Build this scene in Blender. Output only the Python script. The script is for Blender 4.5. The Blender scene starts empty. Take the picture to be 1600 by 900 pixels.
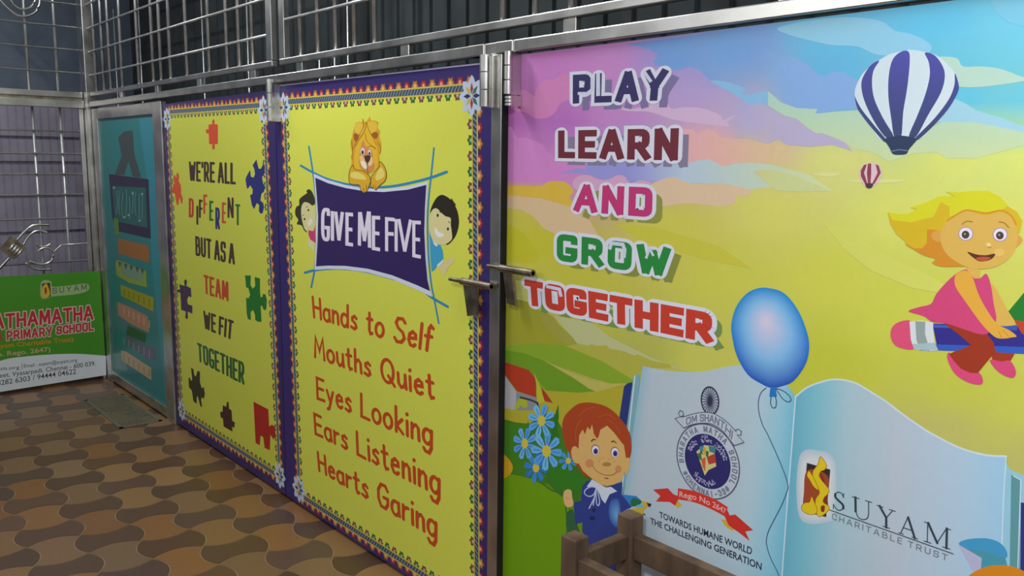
import bpy, bmesh, math, random
from mathutils import Vector, Matrix
from mathutils.geometry import tessellate_polygon
random.seed(7)
SC = bpy.context.scene
COL = SC.collection

# ------------------------------------------------------------------ camera
YAW, PITCH, ROLL, FPX, CAM_H = 0.71334975, -0.15012026, 0.01338123, 1332.26, 1.5
_f = Vector((math.sin(YAW) * math.cos(PITCH), math.cos(YAW) * math.cos(PITCH), math.sin(PITCH)))
_r = Vector((math.cos(YAW), -math.sin(YAW), 0))
_u = _r.cross(_f)
CR = math.cos(ROLL) * _r + math.sin(ROLL) * _u
CU = -math.sin(ROLL) * _r + math.cos(ROLL) * _u
cam_data = bpy.data.cameras.new('camera')
cam_data.sensor_fit = 'HORIZONTAL'
cam_data.sensor_width = 36.0
cam_data.lens = 36.0 * FPX / 1600.0
cam_data.clip_start = 0.05
cam = bpy.data.objects.new('camera', cam_data)
COL.objects.link(cam)
cam.matrix_world = Matrix(((CR.x, CU.x, -_f.x, 0), (CR.y, CU.y, -_f.y, 0), (CR.z, CU.z, -_f.z, CAM_H), (0, 0, 0, 1)))
SC.camera = cam

# ------------------------------------------------------------------ world, lamps, exposure
SC.view_settings.view_transform = 'Standard'
SC.view_settings.look = 'None'
SC.view_settings.exposure = 0.0
SC.view_settings.gamma = 1.0
SC.view_settings.use_curve_mapping = False
world = bpy.data.worlds.new('night_courtyard')
SC.world = world
world.use_nodes = True
world.node_tree.nodes['Background'].inputs[0].default_value = (0.80, 0.86, 0.95, 1)
world.node_tree.nodes['Background'].inputs[1].default_value = 0.18


def area(name, loc, target, sx, sy, power, color=(1, 1, 1)):
    d = bpy.data.lights.new(name, 'AREA')
    d.shape = 'RECTANGLE'
    d.size, d.size_y, d.energy, d.color = sx, sy, power, color
    o = bpy.data.objects.new(name, d)
    COL.objects.link(o)
    o.location = loc
    o.rotation_euler = (Vector(target) - Vector(loc)).to_track_quat('-Z', 'Y').to_euler()
    return o


COOL = (0.98, 0.985, 1.0)
area('tube_lamp', (-1.3, 2.3, 2.36), (1.6, 2.3, 1.0), 1.7, 0.09, 12, COOL)
area('tube_lamp', (0.8, 5.0, 2.8), (0.8, 5.0, 0.0), 0.06, 1.2, 17, COOL)
area('tube_lamp', (0.8, 3.0, 3.1), (1.55, 3.0, 2.44), 0.06, 1.2, 31, COOL)
area('tube_lamp', (0.8, -0.5, 2.5), (1.55, -0.5, 1.84), 0.06, 1.2, 30, COOL)
area('ceiling_lamp', (-0.6, 0.1, 2.5), (-0.6, 0.1, 0.0), 0.3, 0.6, 54, COOL)
area('back_wall_fill', (0.2, 6.33, 3.2), (0.2, 6.6, 1.0), 1.2, 0.06, 7, COOL)  # unseen fill light, added to brighten the walls behind the far grille


# ------------------------------------------------------------------ materials
def lin(c):
    return tuple(((v / 255) / 12.92 if v / 255 <= 0.04045 else ((v / 255 + 0.055) / 1.055) ** 2.4) for v in c)


def new_mat(name):
    m = bpy.data.materials.new(name)
    m.use_nodes = True
    return m, m.node_tree, m.node_tree.nodes['Principled BSDF']


def noise_mat(name, c1, c2, scale, rough, metallic=0.0, bump=0.0, detail=4, stretch=(1, 1, 1), rough2=None):
    m, nt, b = new_mat(name)
    tc = nt.nodes.new('ShaderNodeTexCoord')
    mp = nt.nodes.new('ShaderNodeMapping')
    mp.inputs['Scale'].default_value = stretch
    nz = nt.nodes.new('ShaderNodeTexNoise')
    nz.inputs['Scale'].default_value = scale
    nz.inputs['Detail'].default_value = detail
    rp = nt.nodes.new('ShaderNodeValToRGB')
    rp.color_ramp.elements[0].position = 0.35
    rp.color_ramp.elements[1].position = 0.65
    rp.color_ramp.elements[0].color = (*lin(c1), 1)
    rp.color_ramp.elements[1].color = (*lin(c2), 1)
    nt.links.new(tc.outputs['Object'], mp.inputs['Vector'])
    nt.links.new(mp.outputs[0], nz.inputs['Vector'])
    nt.links.new(nz.outputs['Fac'], rp.inputs[0])
    nt.links.new(rp.outputs[0], b.inputs['Base Color'])
    b.inputs['Metallic'].default_value = metallic
    b.inputs['Roughness'].default_value = rough
    if rough2 is not None:
        mr = nt.nodes.new('ShaderNodeMapRange')
        mr.inputs['To Min'].default_value = rough
        mr.inputs['To Max'].default_value = rough2
        nt.links.new(nz.outputs['Fac'], mr.inputs['Value'])
        nt.links.new(mr.outputs[0], b.inputs['Roughness'])
    if bump:
        bp = nt.nodes.new('ShaderNodeBump')
        bp.inputs['Strength'].default_value = bump
        bp.inputs['Distance'].default_value = 0.002
        nt.links.new(nz.outputs['Fac'], bp.inputs['Height'])
        nt.links.new(bp.outputs[0], b.inputs['Normal'])
    return m


STEEL = noise_mat('stainless_steel', (196, 195, 188), (222, 221, 216), 9, 0.24, 1.0, 0.05, rough2=0.4)
BARS = noise_mat('steel_rod', (182, 184, 182), (212, 214, 212), 12, 0.36, 0.72)
DULL = noise_mat('dull_steel', (132, 124, 108), (172, 162, 146), 22, 0.3, 1.0, 0.15, rough2=0.5)
WOOD = noise_mat('old_wood', (74, 57, 42), (112, 90, 68), 14, 0.7, 0.0, 0.35, stretch=(1, 1, 0.25))
DARKWALL = noise_mat('dark_sheet', (26, 34, 36), (42, 52, 54), 5, 0.8)
BLUEWALL = noise_mat('blue_grey_plaster', (90, 103, 118), (106, 117, 132), 6, 0.85)
PURPLE = noise_mat('purple_grey_sheet', (158, 152, 168), (172, 166, 184), 7, 0.7)
GREEN = noise_mat('greenish_patch', (84, 84, 66), (104, 102, 82), 60, 0.8)


def attr_mat(name, rough, coat=0.0, grain=0.04, bump=0.0):
    m, nt, b = new_mat(name)
    at = nt.nodes.new('ShaderNodeVertexColor')
    at.layer_name = 'Col'
    tc = nt.nodes.new('ShaderNodeTexCoord')
    nz = nt.nodes.new('ShaderNodeTexNoise')
    nz.inputs['Scale'].default_value = 60
    mr = nt.nodes.new('ShaderNodeMapRange')
    mr.inputs['To Min'].default_value = 1 - grain
    mr.inputs['To Max'].default_value = 1 + grain
    mx = nt.nodes.new('ShaderNodeMix')
    mx.data_type = 'RGBA'
    mx.blend_type = 'MULTIPLY'
    mx.inputs['Factor'].default_value = 1.0
    nt.links.new(tc.outputs['Object'], nz.inputs['Vector'])
    nt.links.new(nz.outputs['Fac'], mr.inputs['Value'])
    nt.links.new(at.outputs['Color'], mx.inputs['A'])
    nt.links.new(mr.outputs[0], mx.inputs['B'])
    nt.links.new(mx.outputs['Result'], b.inputs['Base Color'])
    b.inputs['Roughness'].default_value = rough
    b.inputs['Coat Weight'].default_value = coat
    b.inputs['Coat Roughness'].default_value = 0.2
    if bump:
        bp = nt.nodes.new('ShaderNodeBump')
        bp.inputs['Strength'].default_value = bump
        bp.inputs['Distance'].default_value = 0.002
        nt.links.new(nz.outputs['Fac'], bp.inputs['Height'])
        nt.links.new(bp.outputs[0], b.inputs['Normal'])
    return m


PRINT = attr_mat('printed_vinyl', 0.42, 0.12, 0.03)
TILE = attr_mat('glazed_floor_tile', 0.38, 0.1, 0.12, 0.1)


# ------------------------------------------------------------------ object helpers
def link(name, me, mats, parent=None):
    o = bpy.data.objects.new(name, me)
    COL.objects.link(o)
    for m in (mats if isinstance(mats, (list, tuple)) else [mats]):
        me.materials.append(m)
    if parent:
        o.parent = parent
        if parent.type == 'EMPTY':      # meshes carry world coordinates; only the Empties are set off from the origin
            o.matrix_parent_inverse = Matrix.Translation(-Vector(parent.location))
    return o


def obj(name, bm, mat, parent=None, smooth=False):
    bmesh.ops.recalc_face_normals(bm, faces=bm.faces)
    me = bpy.data.meshes.new(name)
    bm.to_mesh(me)
    bm.free()
    if smooth:
        for p in me.polygons:
            p.use_smooth = True
    return link(name, me, mat, parent)


def tag(o, label=None, cat=None, group=None, kind=None):
    if label: o['label'] = label
    if cat: o['category'] = cat
    if group: o['group'] = group
    if kind: o['kind'] = kind
    return o


def thing(name, loc, label, cat, group=None):
    o = bpy.data.objects.new(name, None)
    COL.objects.link(o)
    o.empty_display_size = 0.1
    o.location = loc
    return tag(o, label, cat, group)


def box(bm, x0, x1, y0, y1, z0, z1, bevel=0.0):
    r = bmesh.ops.create_cube(bm, size=1.0)
    vs = r['verts']
    for v in vs:
        v.co = Vector(((x0 + x1) / 2 + v.co.x * (x1 - x0), (y0 + y1) / 2 + v.co.y * (y1 - y0), (z0 + z1) / 2 + v.co.z * (z1 - z0)))
    if bevel:
        es = set(e for v in vs for e in v.link_edges)
        bmesh.ops.bevel(bm, geom=list(es), offset=bevel, segments=2, affect='EDGES', profile=0.5)
    return bm


def B(x0, x1, y0, y1, z0, z1, bevel=0.003):
    return box(bmesh.new(), x0, x1, y0, y1, z0, z1, bevel)


def tube(bm, pts, r, n=8):
    pts = [Vector(p) for p in pts]
    rings = []
    for i, p in enumerate(pts):
        d = (pts[min(i + 1, len(pts) - 1)] - pts[max(i - 1, 0)]).normalized()
        a = Vector((0, 0, 1)) if abs(d.z) < 0.9 else Vector((1, 0, 0))
        s = d.cross(a).normalized()
        t = d.cross(s)
        rr = r[i] if isinstance(r, (list, tuple)) else r
        rings.append([bm.verts.new(p + rr * (math.cos(2 * math.pi * k / n) * s + math.sin(2 * math.pi * k / n) * t)) for k in range(n)])
    for a, b in zip(rings, rings[1:]):
        for k in range(n):
            bm.faces.new((a[k], a[(k + 1) % n], b[(k + 1) % n], b[k]))
    bm.faces.new(rings[0][::-1])
    bm.faces.new(rings[-1])
    return bm


def T(pts, r, n=8):
    return tube(bmesh.new(), pts, r, n)


# ------------------------------------------------------------------ where things stand
XG = 1.607      # plane of the gates (runs along Y)
YB = 6.1        # plane of the grille wall at the far end (runs along X)


def ray(px, py):
    return CR * ((px - 800) / FPX) - CU * ((py - 450) / FPX) + _f


def gate_uv(px, py, d=0.0):
    r = ray(px, py)
    k = (XG - d) / r.x
    return (-r.y * k, r.z * k + CAM_H)


def px_of(y, z):                       # where a point of the gate plane falls in the frame
    p = Vector((XG, y, z - CAM_H))
    k = FPX / p.dot(_f)
    return (800 + p.dot(CR) * k, 450 - p.dot(CU) * k)


def gate_xyz(u, v, d):
    return (XG - d, -u, v)


YBAN = YB - 0.115


def ban_uv(px, py, d=0.0):
    r = ray(px, py)
    k = (YBAN - d) / r.y
    return (r.x * k, r.z * k + CAM_H)


def ban_xyz(u, v, d):
    return (u, YBAN - d, v)


def back(px, py, d=0.0):
    r = ray(px, py)
    k = (YB - d) / r.y
    return Vector((r.x * k, YB - d, r.z * k + CAM_H))


def gate(px, py, d=0.0):
    u, v = gate_uv(px, py, d)
    return Vector(gate_xyz(u, v, d))


# ------------------------------------------------------------------ printed artwork: flat ink shapes on a sheet
def Z(ox, oy, k, pts):
    return [(ox + p[0] / k, oy + p[1] / k) + tuple(p[2:]) for p in pts]


def catmull(pts, closed=True, n=6):
    out = []
    m = len(pts)
    rng = range(m) if closed else range(m - 1)
    for i in rng:
        if closed:
            p0, p1, p2, p3 = pts[i - 1], pts[i], pts[(i + 1) % m], pts[(i + 2) % m]
        else:
            p0, p1, p2, p3 = pts[max(i - 1, 0)], pts[i], pts[i + 1], pts[min(i + 2, m - 1)]
        for j in range(n):
            t = j / n
            t2, t3 = t * t, t * t * t
            out.append(tuple(0.5 * ((2 * p1[q]) + (-p0[q] + p2[q]) * t + (2 * p0[q] - 5 * p1[q] + 4 * p2[q] - p3[q]) * t2 + (-p0[q] + 3 * p1[q] - 3 * p2[q] + p3[q]) * t3) for q in (0, 1)))
    if not closed:
        out.append(tuple(pts[-1][:2]))
    return out


def ell(cx, cy, rx, ry, n=24, a0=0.0, a1=2 * math.pi):
    return [(cx + rx * math.cos(a0 + (a1 - a0) * i / n), cy + ry * math.sin(a0 + (a1 - a0) * i / n)) for i in range(n if abs(a1 - a0 - 2 * math.pi) < 1e-6 else n + 1)]


STEP = 1.2e-5


class Art:
    def __init__(s, uv, xyz, E, d=STEP):
        s.uv, s.xyz, s.E, s.d = uv, xyz, E, d
        s.V, s.F, s.C = [], [], []

    def col(s, c):
        return tuple(min(0.95, v / s.E) for v in lin(c))

    def face(s, uvs, cols):
        b = len(s.V)
        for (u, v) in uvs:
            s.V.append(s.xyz(u, v, s.d))
        s.F.append(tuple(range(b, b + len(uvs))))
        s.C.append(cols if isinstance(cols, list) else [cols] * len(uvs))

    def next(s):
        s.d += STEP

    def P(s, p):
        return s.uv(p[0], p[1], s.d)

    def m(s, p):                       # metres per pixel, upright, at pixel p
        a, b = s.uv(p[0], p[1], s.d), s.uv(p[0], p[1] + 1, s.d)
        return math.hypot(a[0] - b[0], a[1] - b[1])

    def poly(s, pts, c, smooth=False, n=6):
        if smooth: pts = catmull(pts, True, n)
        if callable(c):
            def tri(a, b, d_, depth):
                es = sorted(((math.hypot(p[0] - q[0], p[1] - q[1]), k) for k, (p, q) in enumerate(((a, b), (b, d_), (d_, a)))), reverse=True)
                if es[0][0] < 26 or depth > 9:
                    s.face([s.P(p) for p in (a, b, d_)], [s.col(c(*p)) for p in (a, b, d_)])
                    return
                v = (a, b, d_)
                k = es[0][1]
                p, q, r = v[k], v[(k + 1) % 3], v[(k + 2) % 3]
                m = ((p[0] + q[0]) / 2, (p[1] + q[1]) / 2)
                tri(p, m, r, depth + 1)
                tri(m, q, r, depth + 1)
            for t in tessellate_polygon([[Vector((p[0], p[1], 0)) for p in pts]]):
                tri(*[tuple(pts[i][:2]) for i in t], 0)
        else:
            s.face([s.P(p) for p in pts], s.col(c))
        s.next()

    def blob(s, pts, c, n=5):
        s.poly(pts, c, True, n)

    def ax(s, p):                      # how much wider than tall a pen's nib is on the sheet at pixel p
        a, b, c = s.uv(p[0], p[1], s.d), s.uv(p[0], p[1] + 1, s.d), s.uv(p[0] + 1, p[1], s.d)
        return abs(c[0] - a[0]) / max(1e-9, abs(b[1] - a[1]))

    def line(s, pts, w, c, closed=False, smooth=False, cap='round'):
        if smooth: pts = catmull(pts, closed, 6)
        ws = s.m(pts[0])
        s.stroke([s.P(p) for p in pts], w * ws, s.col(c), closed, cap, s.ax(pts[0]))
        s.next()

    def stroke(s, q, w, col, closed=False, cap='round', ax=1.0):
        """a pen stroke of width w along the points q, all in sheet metres; w may be a (start, end) pair; ax widens the nib"""
        if ax != 1.0:
            keep = len(s.V)
            s.stroke([(a[0] / ax, a[1]) for a in q], w, col, closed, cap)
            for i in range(keep, len(s.V)):
                x, y, z = s.V[i]
                s.V[i] = (x, y * ax, z) if s.xyz is gate_xyz else (x * ax, y, z)
            return
        p = [q[0]]
        for a in q[1:]:
            if math.hypot(a[0] - p[-1][0], a[1] - p[-1][1]) > 1e-6: p.append(a)
        if closed and math.hypot(p[0][0] - p[-1][0], p[0][1] - p[-1][1]) < 1e-6: p.pop()
        m = len(p)
        if m < 2: return
        w0, w1 = w if isinstance(w, tuple) else (w, w)
        dirs = []
        for i in range(m if closed else m - 1):
            a, b = p[i], p[(i + 1) % m]
            l = math.hypot(b[0] - a[0], b[1] - a[1])
            dirs.append(((b[0] - a[0]) / l, (b[1] - a[1]) / l))
        if cap == 'square' and not closed:
            p = list(p)
            p[0] = (p[0][0] - dirs[0][0] * w0 / 2, p[0][1] - dirs[0][1] * w0 / 2)
            p[-1] = (p[-1][0] + dirs[-1][0] * w1 / 2, p[-1][1] + dirs[-1][1] * w1 / 2)
        L, R = [], []
        for i in range(m):
            h = (w0 + (w1 - w0) * i / max(1, m - 1)) / 2
            if closed: d0, d1 = dirs[i - 1], dirs[i]
            else: d0, d1 = dirs[max(0, i - 1)], dirs[min(m - 2, i)]
            nx, ny = -(d0[1] + d1[1]), d0[0] + d1[0]
            l = math.hypot(nx, ny)
            if l < 1e-6: nx, ny, l = -d1[1], d1[0], 1.0
            nx, ny = nx / l, ny / l
            k = h / max(0.42, nx * -d1[1] + ny * d1[0])
            L.append((p[i][0] + nx * k, p[i][1] + ny * k))
            R.append((p[i][0] - nx * k, p[i][1] - ny * k))
        for i in range(m if closed else m - 1):
            j = (i + 1) % m
            s.face([R[i], R[j], L[j], L[i]], col)
            s.d += 5e-7
        if cap == 'round' and not closed:
            for e, dr, h in ((p[0], (-dirs[0][0], -dirs[0][1]), w0 / 2), (p[-1], dirs[-1], w1 / 2)):
                a = math.atan2(dr[1], dr[0])
                s.face([(e[0] + h * math.cos(a + t * math.pi / 8), e[1] + h * math.sin(a + t * math.pi / 8)) for t in range(-4, 5)], col)
        s.d += 2e-6

    def fan(s, centre, outline, cin, cout, rings=5, curve=1.0, mid=None):
        """closed outline shaded from a centre colour to a rim colour (cout may be a function of the pixel)"""
        ci = s.col(cin)
        co = [s.col(cout(*p)) if callable(cout) else s.col(cout) for p in outline]
        n = len(outline)
        prev = None
        for k in range(rings + 1):
            t = k / rings
            tc = t ** curve
            ring = [s.P((centre[0] + (p[0] - centre[0]) * t, centre[1] + (p[1] - centre[1]) * t)) for p in outline]
            if mid:
                cm, tm = s.col(mid[0]), mid[1]
                if t <= tm: cc = [tuple(ci[q] + (cm[q] - ci[q]) * t / tm for q in range(3))] * n
                else: cc = [tuple(cm[q] + (c[q] - cm[q]) * (t - tm) / (1 - tm) for q in range(3)) for c in co]
            else:
                cc = [tuple(ci[q] + (c[q] - ci[q]) * tc for q in range(3)) for c in co]
            if k == 1:
                c0 = s.P(centre)
                for i in range(n):
                    s.face([c0, ring[i], ring[(i + 1) % n]], [ci, cc[i], cc[(i + 1) % n]])
            elif k > 1:
                for i in range(n):
                    j = (i + 1) % n
                    s.face([prev[0][i], ring[i], ring[j], prev[0][j]], [prev[1][i], cc[i], cc[j], prev[1][j]])
            prev = (ring, cc)
        s.next()

    def strips(s, top, bot, stops, n=40):
        """band between two curves with colours along it"""
        def at(c, t):
            L = [0.0]
            for a, b in zip(c, c[1:]): L.append(L[-1] + math.hypot(b[0] - a[0], b[1] - a[1]))
            x = t * L[-1]
            for i in range(len(c) - 1):
                if x <= L[i + 1] + 1e-9:
                    f = (x - L[i]) / max(1e-9, L[i + 1] - L[i])
                    return (c[i][0] + f * (c[i + 1][0] - c[i][0]), c[i][1] + f * (c[i + 1][1] - c[i][1]))
            return c[-1]
        def cl(t):
            for (a, ca), (b, cb) in zip(stops, stops[1:]):
                if t <= b + 1e-9:
                    f = (t - a) / (b - a)
                    return s.col(tuple(ca[q] + f * (cb[q] - ca[q]) for q in range(3)))
            return s.col(stops[-1][1])
        for i in range(n):
            t0, t1 = i / n, (i + 1) / n
            s.face([s.P(at(bot, t0)), s.P(at(bot, t1)), s.P(at(top, t1)), s.P(at(top, t0))], [cl(t0), cl(t1), cl(t1), cl(t0)])
        s.next()

    def build(s, name, parent, label=None, mat=None):
        me = bpy.data.meshes.new(name)
        me.from_pydata(s.V, [], s.F)
        ca = me.color_attributes.new('Col', 'FLOAT_COLOR', 'CORNER')
        k = 0
        for cs in s.C:
            for c in cs:
                ca.data[k].color = (*c, 1)
                k += 1
        o = link(name, me, mat or PRINT, parent)
        if label: o['label'] = label
        return o


# ------------------------------------------------------------------ pen alphabets (points on a unit-high letter; a third value rounds that corner)
CAPS = {
 'A': (.78, [[(0, 0), (.35, 1)], [(.43, 1), (.78, 0)], [(.14, .32), (.64, .32)]]),
 'B': (.68, [[(0, 0), (0, 1), (.6, 1, 1), (.6, .53, 1), (0, .53)], [(.3, .53), (.68, .53, 1), (.68, 0, 1), (0, 0)]]),
 'C': (.66, [[(.66, .72), (.66, 1, 1), (0, 1, 1), (0, 0, 1), (.66, 0, 1), (.66, .28)]]),
 'D': (.68, [[(0, 0), (0, 1), (.68, 1, 1), (.68, 0, 1), (0, 0), (0, .2)]]),
 'E': (.58, [[(.58, 1), (0, 1), (0, 0), (.58, 0)], [(0, .5), (.5, .5)]]),
 'F': (.56, [[(.56, 1), (0, 1), (0, 0)], [(0, .52), (.48, .52)]]),
 'G': (.68, [[(.68, .86), (.68, 1, 1), (0, 1, 1), (0, 0, 1), (.68, 0, 1), (.68, .4), (.42, .4)]]),
 'H': (.68, [[(0, 0), (0, 1)], [(.68, 0), (.68, 1)], [(0, .5), (.68, .5)]]),
 'I': (.0, [[(0, 0), (0, 1)]]),
 'K': (.66, [[(0, 0), (0, 1)], [(.62, 1), (.06, .48), (.66, 0)]]),
 'L': (.55, [[(0, 1), (0, 0), (.55, 0)]]),
 'M': (.86, [[(0, 0), (.03, 1)], [(.1, 1), (.42, .18)], [(.44, .18), (.76, 1)], [(.83, 1), (.86, 0)]]),
 'N': (.66, [[(0, 0), (0, 1)], [(.04, 1), (.62, 0)], [(.66, 0), (.66, 1)]]),
 'O': (.7, [[(.35, 1), (0, 1, 1), (0, 0, 1), (.7, 0, 1), (.7, 1, 1), (.35, 1), (.3, 1)]]),
 'P': (.64, [[(0, 0), (0, 1), (.64, 1, 1), (.64, .42, 1), (0, .42)]]),
 'R': (.68, [[(0, 0), (0, 1), (.64, 1, 1), (.64, .44, 1), (0, .44)], [(.34, .44), (.68, 0)]]),
 'S': (.64, [[(.64, .78), (.64, 1, 1), (0, 1, 1), (0, .52, 1), (.64, .52, 1), (.64, 0, 1), (0, 0, 1), (0, .22)]]),
 'T': (.68, [[(0, 1), (.68, 1)], [(.34, 1), (.34, 0)]]),
 'U': (.66, [[(0, 1), (0, 0, 1), (.66, 0, 1), (.66, 1)]]),
 'V': (.72, [[(0, 1), (.34, 0)], [(.38, 0), (.72, 1)]]),
 'W': (1.0, [[(0, 1), (.23, 0)], [(.27, 0), (.49, .8)], [(.51, .8), (.73, 0)], [(.77, 0), (1.0, 1)]]),
 'Y': (.72, [[(0, 1), (.35, .46)], [(.37, .46), (.72, 1)], [(.36, .48), (.36, 0)]]),
 "'": (.0, [[(0, 1), (0, .78)]]),
 '#': (.6, [[(.1, .1), (.2, .9)], [(.4, .1), (.5, .9)], [(0, .35), (.6, .35)], [(0, .65), (.6, .65)]]),
 '-': (.35, [[(0, .42), (.35, .42)]]),
 '3': (.6, [[(0, .8), (0, 1, 1), (.6, 1, 1), (.6, .52, 1), (.25, .52), (.6, .52, 1), (.6, 0, 1), (0, 0, 1), (0, .2)]]),
 '9': (.6, [[(.6, .5), (0, .5, 1), (0, 1, 1), (.6, 1, 1), (.6, 0, 1), (0, 0, 1), (0, .15)]]),
}


def bow(cx, cy, rx, ry, a0, a1, n=14):
    a0, a1 = math.radians(a0), math.radians(a1)
    return [(cx + rx * math.cos(a0 + (a1 - a0) * i / n), cy + ry * math.sin(a0 + (a1 - a0) * i / n)) for i in range(n + 1)]


HAND = {
 'H': (.5, [[(0, 1), (.03, 0)], [(.48, .98), (.5, 0)], [(.02, .52), (.49, .5)]]),
 'a': (.4, [bow(.2, .27, .2, .29, 60, 330), [(.38, .56), (.38, .3), (.42, .02)]]),
 'n': (.36, [[(.02, .58), (.02, 0)], [(.02, .36), (.1, .52), (.22, .56), (.33, .46), (.36, 0)]]),
 'd': (.42, [bow(.19, .27, .19, .29, 50, 320), [(.4, 1), (.4, 0)]]),
 's': (.32, [[(.3, .5), (.2, .58), (.06, .5), (.06, .38), (.26, .24), (.3, .1), (.18, 0), (0, .06)]]),
 't': (.3, [[(.12, .9), (.13, .15), (.2, 0), (.3, .04)], [(0, .62), (.28, .64)]]),
 'o': (.42, [bow(.21, .28, .21, .29, 90, 450, 20)]),
 'S': (.5, [[(.48, .86), (.36, 1), (.12, .98), (.03, .78), (.16, .58), (.4, .44), (.5, .22), (.36, .02), (.12, .0), (0, .14)]]),
 'e': (.38, [[(.03, .3), (.36, .34), (.34, .5), (.2, .58), (.05, .46), (.02, .22), (.12, .03), (.26, 0), (.36, .08)]]),
 'l': (.03, [[(.02, 1), (.02, 0)]]),
 'f': (.32, [[(.32, .92), (.22, 1), (.14, .88), (.13, 0)], [(0, .56), (.3, .58)]]),
 'M': (.62, [[(0, 0), (.06, 1), (.31, .35), (.54, 1), (.62, 0)]]),
 'u': (.38, [[(0, .58), (.02, .16), (.14, 0), (.28, .06), (.36, .24), (.36, .58)], [(.36, .4), (.4, 0)]]),
 'h': (.36, [[(.02, 1), (.02, 0)], [(.02, .36), (.1, .52), (.22, .56), (.33, .44), (.36, 0)]]),
 'Q': (.66, [bow(.31, .5, .31, .5, 90, 450, 24), [(.36, .3), (.66, -.06)]]),
 'i': (.04, [[(.02, .58), (.03, 0)], [(.01, .84), (.03, .87)]]),
 'E': (.46, [[(.45, .98), (.02, 1), (.0, 0), (.46, .02)], [(.01, .52), (.4, .52)]]),
 'y': (.38, [[(0, .58), (.18, .08)], [(.38, .58), (.22, .1), (.1, -.26), (.0, -.3)]]),
 'L': (.44, [[(.02, 1), (.0, .02), (.44, 0)]]),
 'k': (.36, [[(.02, 1), (.02, 0)], [(.33, .56), (.04, .26), (.36, 0)]]),
 'g': (.4, [bow(.19, .29, .19, .28, 50, 320), [(.39, .56), (.38, -.12), (.28, -.32), (.1, -.3), (.03, -.2)]]),
 'r': (.28, [[(.02, .58), (.02, 0)], [(.02, .34), (.12, .52), (.28, .54)]]),
 'G': (.56, [[(.54, .8), (.42, .98), (.18, .98), (.02, .7), (.02, .3), (.16, .02), (.4, .0), (.54, .2), (.54, .46), (.32, .45)]]),
 'p': (.38, [[(.02, .58), (.02, -.3)], bow(.2, .29, .18, .28, 160, -150)]),
}


def rounded(pl, r, aspect=1.0):
    out = []
    for i, p in enumerate(pl):
        if len(p) < 3 or i == 0 or i == len(pl) - 1:
            out.append((p[0], p[1]))
            continue
        a, b = pl[i - 1], pl[i + 1]
        la = math.hypot(a[0] - p[0], a[1] - p[1])
        lb = math.hypot(b[0] - p[0], b[1] - p[1])
        k = min(r * p[2], la * 0.5, lb * 0.5)
        s = (p[0] + (a[0] - p[0]) * k / la, p[1] + (a[1] - p[1]) * k / la)
        e = (p[0] + (b[0] - p[0]) * k / lb, p[1] + (b[1] - p[1]) * k / lb)
        for j in range(6):
            t = j / 5
            out.append(((1 - t) ** 2 * s[0] + 2 * t * (1 - t) * p[0] + t * t * e[0], (1 - t) ** 2 * s[1] + 2 * t * (1 - t) * p[1] + t * t * e[1]))
    return out


def pen_lines(text, font, gap, rnd):
    """[(letter index, [polylines])] laid out on a unit-high line, and its width"""
    x, out = 0.0, []
    for i, ch in enumerate(text):
        if ch == ' ':
            x += 0.42
            continue
        w, pls = font[ch]
        out.append((i, [[(x + q[0], q[1]) for q in rounded(pl, rnd)] for pl in pls]))
        x += w + gap
    return out, max(0.01, x - gap)


def quad_map(art, quad, W, inset):
    """unit text space to sheet metres: quad = pixel corners tl, tr, br, bl of the outer edge; inset in px for the pen's half width"""
    tl, tr, br, bl = [art.P(p) for p in quad]
    h = inset * art.m(quad[0])
    hx = h * art.ax(quad[0])
    w = abs(tr[0] - tl[0])
    hh = abs(tl[1] - bl[1])
    fx, fy = min(0.45, hx / max(w, 1e-6)), min(0.4, h / max(hh, 1e-6))
    def f(x, y):
        s = fx + (1 - 2 * fx) * (x / W if W > 0.011 else 0.5)
        t = fy + (1 - 2 * fy) * y
        a = (tl[0] + (tr[0] - tl[0]) * s, tl[1] + (tr[1] - tl[1]) * s)
        b = (bl[0] + (br[0] - bl[0]) * s, bl[1] + (br[1] - bl[1]) * s)
        return (b[0] + (a[0] - b[0]) * t, b[1] + (a[1] - b[1]) * t)
    return f


def write(art, text, quad, pen, c, font=CAPS, gap=0.3, rnd=0.3, cap='square', grow=0.0, shift=(0, 0), word=None, asp=1.0):
    lines, W = pen_lines(text, font, gap, rnd)
    q = [(p[0] + shift[0], p[1] + shift[1]) for p in quad]
    f = quad_map(art, q, W, pen / 2)
    w = (pen + grow) * art.m(quad[0])
    k = art.ax(quad[0]) * asp
    wi = [text[:i].count(' ') for i in range(len(text))]
    col = art.col(c)
    for i, pls in lines:
        if word is not None and wi[i] != word: continue
        for pl in pls:
            art.stroke([f(*p) for p in pl], w, col, False, cap, k)
    art.next()


_glyphs = {}


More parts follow.
